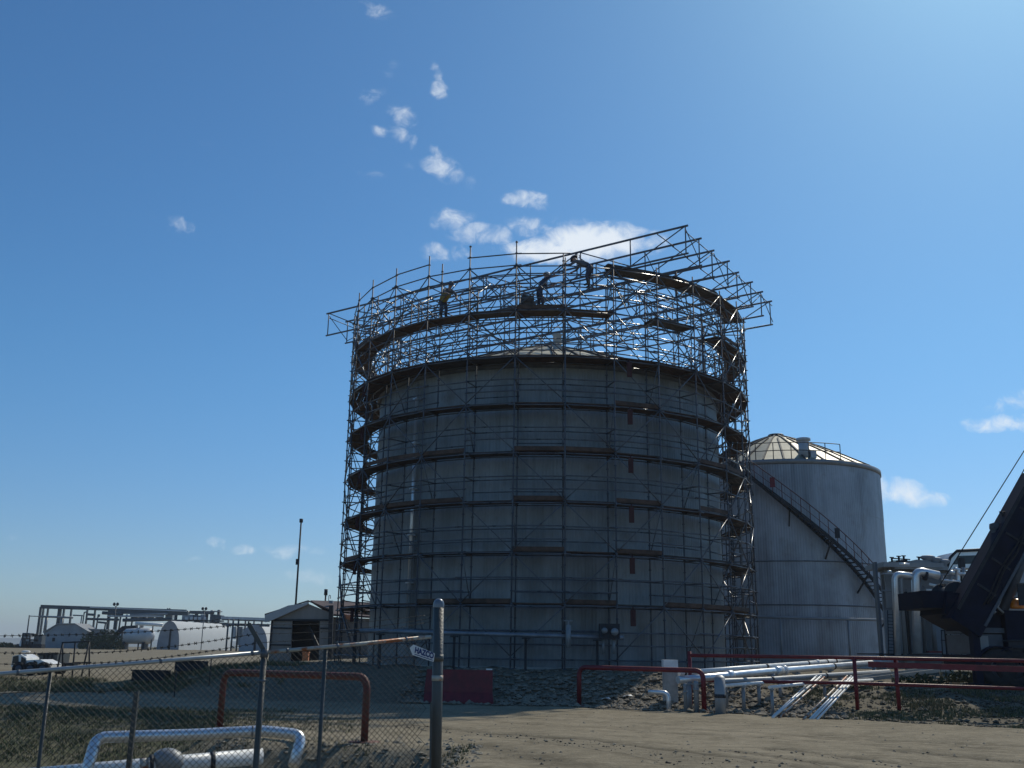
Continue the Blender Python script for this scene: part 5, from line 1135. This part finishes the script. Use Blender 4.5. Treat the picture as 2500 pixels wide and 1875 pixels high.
P_('wire_mesh', WIRE, mesh_fn)
def rpt(px):
    k = min((abs((1250+FPX*(rail_at(SL*k/800)-EYE).dot(_R)/(rail_at(SL*k/800)-EYE).dot(_F))-px), k) for k in range(801))[1]; return rail_at(SL*k/800)
for px, r in ((122, .021), (794, .026)):
    c = rpt(px); P_('line_post', POSTM, lambda m: m.tube((c.x, c.y+.02, gz(c.x, c.y)-.3), (c.x, c.y+.02, c.z-.02), r, 12))
c = rpt(646); ps = P_('corner_post', POSTM, lambda m: m.tube((c.x, c.y, gz(c.x, c.y)-.3), c+V((0, 0, .02)), .037, 14))
arm0, arm1 = c+V((.0, -.02, .02)), at(607, 1523, c.y-.05)
P_('barb_arm', POSTM, lambda m: (m.bar(arm0, arm1, .03, .055), m.tube(arm1-V((0, 0, .02)), arm1+V((-.0, 0, .03)), .012, 6)), ps)
P_('collar', GALV_D, lambda m: m.tube(c-V((0, 0, .06)), c+V((0, 0, .04)), .046, 14), ps); P_('collar', GALV_D, lambda m: m.tube(c-V((0, 0, .35)), c-V((0, 0, .32)), .042, 14), ps)
for t, yl in ((.98, 1553), (.62, 1592), (.30, 1620)):
    a = arm0.lerp(arm1, t); b = at(-60, yl, 11.8)
    def wfn(m):
        pts = [a.lerp(b, k/24)-V((0, 0, .10*sin(pi*k/24)*(1 if yl != 1553 else .35))) for k in range(25)]; m.path(pts, .003, 4)
        for k in range(1, 40):
            u = k/40*24; i = int(u); p = pts[i].lerp(pts[min(i+1, 24)], u-i)
            for q in range(4): d = V((random.uniform(-1, 1), random.uniform(-.4, .4), random.uniform(-1, 1))).normalized()*.022; m.tube(p-d, p+d, .0028, 3)
            m.tube(p-V((.015, 0, 0)), p+V((.015, 0, 0)), .0055, 4)
    P_('barbed_wire', WIRE, wfn)
    a2 = arm0.lerp(arm1, t); b2 = at(1052, 1500+25*(1-t), 13.9)
    def wfn2(m):
        pts = [a2.lerp(b2, k/12)-V((0, 0, .05*sin(pi*k/12))) for k in range(13)]; m.path(pts, .003, 4)
        for k in range(1, 22):
            u = k/22*12; i = int(u); p = pts[i].lerp(pts[min(i+1, 12)], u-i); d = V((random.uniform(-1, 1), 0, random.uniform(-1, 1))).normalized()*.018; m.tube(p-d, p+d, .0024, 3)
    P_('barbed_wire', WIRE, wfn2)
# big gate post
bt, bb = at(1071.5, 1467, 14.0), at(1064, 1875, 14.0); d = (bb-bt).normalized(); bb = bt+d*((bt.z-gz(bb.x, 14)+.3)/-d.z)
gp = empty('gate_post', (bb.x, bb.y, gz(bb.x, bb.y)), 'thick weathered steel gate post with a domed cap at the fence end', 'post'); P_ = opart(gp)
P_('tube', POSTM, lambda m: m.tube(bb, bt-V((0, 0, .05)), .071, 20))
P_('cap', GALV, lambda m: m.lathe(bt, [(.075, -.09), (.076, -.05), (.071, -.02), (.054, .012), (.03, .028), (.001, .032)], 20))
q = bt.lerp(bb, .26); P_('hinge_band', POSTM, lambda m: (m.tube(q, q+d*.09, .078, 20)))
q2 = bt.lerp(bb, .36); P_('hinge_band', RAILRUST, lambda m: (m.tube(q2, q2+d*.07, .077, 20)))
q3 = bt.lerp(bb, .60); P_('tension_bar', POSTM, lambda m: m.bar(at(1052, 1720, 13.9), at(1050, 1900, 13.85), .02, .03))
# small arrow sign
CORN = [(1000, 1582), (1009.5, 1573.5), (1061.5, 1595.5), (1058.5, 1616), (1007, 1599)]
SYY = 13.55
sg = empty('arrow_sign', at(1030, 1597, SYY), 'small white arrow shaped sign with navy lettering wired to the fence', 'sign'); P_ = opart(sg)
board = P_('board', SIGNW, lambda m: m.prism([at(x, y, SYY) for x, y in CORN][::-1], (0, .006, 0)))
P_('underline', SIGNB, lambda m: m.prism([at(x, y, SYY-.004) for x, y in ((1012, 1596.2), (1056.5, 1611.0), (1056.2, 1612.8), (1011.7, 1598.0))][::-1], (0, .003, 0)))
fc = bpy.data.curves.new('lettering', 'FONT'); fc.body = 'HAZCO'; fc.size = 1; fc.extrude = .004; fc.offset = .05
fo = bpy.data.objects.new('lettering', fc); COL.objects.link(fo); dg = bpy.context.evaluated_depsgraph_get(); fm = bpy.data.meshes.new_from_object(fo.evaluated_get(dg)); bpy.data.objects.remove(fo)
xs_ = [v.co.x for v in fm.vertices]; ys_ = [v.co.y for v in fm.vertices]; fx0, fx1, fy0, fy1 = min(xs_), max(xs_), min(ys_), max(ys_)
l00, l10, l01 = at(1012.2, 1593.5, SYY-.006), at(1058.0, 1609.3, SYY-.006), at(1014.2, 1578.5, SYY-.006); o0 = world_loc(sg)
for v in fm.vertices:
    p = l00+(l10-l00)*((v.co.x-fx0)/(fx1-fx0))+(l01-l00)*((v.co.y-fy0)/(fy1-fy0)); v.co = p+V((0, -v.co.z*.2, 0))-o0
fm.materials.clear(); fm.materials.append(SIGNB); lo = bpy.data.objects.new('lettering', fm); COL.objects.link(lo); lo.parent = sg
# steel post standing on its own behind the fence
mb = MB(); t = at(334, 1689, 12.9); g = gz(t.x, 12.9); mb.bar((t.x, 12.9, g-.2), t, .055, .05); mb.bar((t.x, 12.93, g-.2), t+V((0, .03, -.01)), .015, .07); props(mb.build('steel_stake', POSTM, None, (t.x, 12.9, g)), 'short square steel stake standing just behind the fence, lower left', 'stake')
# insulated pipes in the ditch
hp = empty('pipe_loop', at(470, 1850, 16), 'bright silver insulated pipe loop in the ditch behind the fence', 'pipe'); P_ = opart(hp)
P_('pipe', SILVER, lambda m: m.bend([at(196, 1930, 15.2), at(236, 1800, 15.7), at(480, 1793, 15.9), at(640, 1784, 16.1), at(738, 1794, 16.2), at(716, 1870, 15.9)], .083, .16, 16, 8))
for (x, y, Y) in ((290, 1798.5, 15.75), (305, 1798, 15.76), (548, 1789.3, 16.0), (618, 1785.6, 16.07)):
    c = at(x, y, Y); P_('band', CLAD, lambda m: m.tube(c-V((.014, 0, 0)), c+V((.014, .003, 0)), .087, 16))
P_('band', CLAD, lambda m: m.tube(at(228, 1828, 15.6), at(227, 1832, 15.58), .09, 16))
lp = empty('ditch_pipe', at(400, 1870, 16.4), 'white pipe with a rusty band lying in the ditch under the silver loop', 'pipe'); P_ = opart(lp)
d0, d1 = at(40, 1900, 15.6), at(640, 1846, 17.1)
for q in (d0, d1): q.z = max(q.z, gz(q.x, q.y)+.02)
P_('pipe', WHITEPIPE, lambda m: m.tube(d0, d1, .125, 16))
P_('rust_band', RAILRUST, lambda m: m.tube(d0.lerp(d1, .475), d0.lerp(d1, .51), .128, 16))
P_('flange', DARKSTEEL, lambda m: m.tube(d0.lerp(d1, .515), d0.lerp(d1, .53), .17, 16))
P_('valve_cover', CLAD, lambda m: (m.ball(d0.lerp(d1, .59)+V((0, -.02, .05)), (.26, .2, .2), 14)))
P_('strap', DARKSTEEL, lambda m: (m.tube(d0.lerp(d1, .77), d0.lerp(d1, .79), .132, 16)))
mb = MB(); c = at(706, 1770, 17.6); g = gz(c.x, c.y); mb.tube((c.x, c.y, g-.1), (c.x, c.y, g+.32), .03, 8); mb.tube((c.x-.06, c.y, g+.28), (c.x+.06, c.y, g+.28), .025, 6); props(mb.build('valve_stem', DARKSTEEL, None, (c.x, c.y, g)), 'little dark valve stem standing behind the silver pipe loop', 'valve')

# ------------------------------------------------------------------ loose stone, grass and weeds
def stones(name, n, fpos, s0, s1, material):
    mb = MB(); k = 0
    ico = [(0, 0, 1), (.9, 0, .35), (.28, .85, .4), (-.72, .52, .35), (-.72, -.52, .4), (.28, -.85, .35), (0, 0, -.6)]
    fc_ = [(0, 1, 2), (0, 2, 3), (0, 3, 4), (0, 4, 5), (0, 5, 1), (6, 2, 1), (6, 3, 2), (6, 4, 3), (6, 5, 4), (6, 1, 5)]
    while k < n:
        p = fpos()
        if p is None: continue
        k += 1; s_ = s0+(s1-s0)*random.random()**3; a = random.uniform(0, 2*pi); M = Matrix.Rotation(a, 3, 'Z'); z = gz(p[0], p[1])
        i = mb.add([V((p[0], p[1], z+s_*.1))+M @ V((x*s_*random.uniform(.7, 1.3), y*s_*random.uniform(.6, 1.1), zz*s_*random.uniform(.5, .9))) for x, y, zz in ico])
        for f in fc_: mb.face([i+q for q in f])
    return mb.build(name, material, None, (0, 0, 0), 'stuff')
STONE = mat('rubble_stone', (.21, .18, .135), .9, 0, .45, 2.2, .2, 20, coords='pos', lo=.3, hi=.7)
STONE_L = mat('pale_pebble', (.21, .19, .145), .9, 0, .35, 5)
def bank_pos():
    x = random.uniform(-3.5, 9.5); y = road_edge(x)+random.uniform(.2, 6.5)*random.random()**.5
    return (x, y)
stones('rubble', 5200, bank_pos, .035, .17, STONE)
def ditch_pos():
    x = random.uniform(-8, -.4); y = random.uniform(12.5, 20.5)
    if x < -4 and random.random() < .35: return None
    return (x, y)
stones('ditch_gravel', 5200, ditch_pos, .015, .075, STONE_L)
def road_pos():
    x = random.uniform(-9, 16); y = random.uniform(13, 33)
    if x < -1.2 and y < 20: return None
    return (x, y)
stones('pebbles', 6500, road_pos, .01, .05, STONE_L); stones('pebbles', 3500, road_pos, .01, .045, mat('dark_pebble', (.07, .062, .05), .9, 0, .3, 5))
def mound_pos():
    x = random.uniform(9, 20); y = road_edge(x)+random.uniform(.1, 9); return (x, y)
stones('clods', 2600, mound_pos, .03, .12, mat('earth_clod', (.10, .09, .065), .95, 0, .4, 3))
def grass(name, n, fpos, h0, h1, cols):
    mb = MB(); k = 0
    while k < n:
        p = fpos()
        if p is None: continue
        k += 1; z = gz(p[0], p[1])
        mb.cur = 0 if random.random() < .45 else 1
        for q in range(4):
            a = random.uniform(0, 2*pi); h = random.uniform(h0, h1); wd = random.uniform(.006, .014)+h*.02; dx, dy = cos(a), sin(a); ln = random.uniform(.1, .7)*h
            b = V((p[0]+random.uniform(-.05, .05), p[1]+random.uniform(-.05, .05), z-.01)); i = mb.add([b+V((-dy*wd, dx*wd, 0)), b+V((dy*wd, -dx*wd, 0)), b+V((dx*ln*.5+dy*wd*.5, dy*ln*.5-dx*wd*.5, h*.65)), b+V((dx*ln, dy*ln, h))])
            mb.face((i, i+1, i+2)); mb.face((i, i+2, i+3))
    return mb.build(name, cols, None, (0, 0, 0), 'stuff')
GR1 = mat('grass_green', (.06, .085, .035), .8, 0, .35, 1.5); GR2 = mat('grass_dry', (.19, .165, .085), .85, 0, .3, 2)
def gp1():
    x = random.uniform(-17, -3.2); y = random.uniform(16.5, 29)
    if y < 21.5 and random.random() < .85: return None
    if x > -5.5 and (y < 18 or y > 26 or random.random() < .5): return None
    if mnoise.noise(V((x*.5, y*.5, 0)))+random.random() < .15: return None
    return (x, y)
grass('grass', 9000, gp1, .03, .11, [GR1, GR2])
def gp2():
    x = random.uniform(9, 20); y = road_edge(x)+random.uniform(.3, 8)
    if mnoise.noise(V((x*.6, y*.7, 4))) < .02: return None
    return (x, y)
grass('grass', 5200, gp2, .04, .15, [GR1, GR2])
def gp3():
    x = random.uniform(-24, -8); y = random.uniform(36.8, 42.5)
    if mnoise.noise(V((x*.5, y*.6, 8))) < -.1: return None
    return (x, y)
grass('weeds', 3500, gp3, .05, .2, [GR1, GR2])
def gp4():
    x = random.uniform(-7, -.6); y = random.uniform(12.6, 19.8)
    if mnoise.noise(V((x*.9, y*.9, 2))) < .18: return None
    return (x, y)
grass('grass', 1000, gp4, .03, .09, [GR1, GR2])

for px, py, lab in ((1478, 1680, 'pale scrap of sheeting on the rubble bank under the red guard rail'), (1532, 1697, 'small white scrap lying on the sunlit rubble bank')):
    c = at(px, py, 33.9); c.z = gz(c.x, c.y)+.05; mb = MB(); mb.prism([c+V((-.16, -.08, 0)), c+V((-.02, -.13, .05)), c+V((.17, -.05, .01)), c+V((.12, .1, .06)), c+V((-.1, .09, .02))], (0, 0, .012))
    props(mb.build('scrap', WHITEPIPE, None, c), lab, 'scrap', 'scraps on the rubble bank')
# ------------------------------------------------------------------ air
hz = MB(); hz.box((0, 2200, 22), (9400, 4700, 96)); hm = bpy.data.materials.new('haze_air'); hm.use_nodes = True; ht = hm.node_tree; ht.nodes.clear()
ho = ht.nodes.new('ShaderNodeOutputMaterial'); hv_ = ht.nodes.new('ShaderNodeVolumePrincipled'); hv_.inputs['Color'].default_value = (.80, .88, 1, 1); hv_.inputs['Density'].default_value = .00022; hv_.inputs['Anisotropy'].default_value = .3
ht.links.new(hv_.outputs[0], ho.inputs['Volume']); hz.build('haze', hm, None, (0, 0, 0), 'stuff')
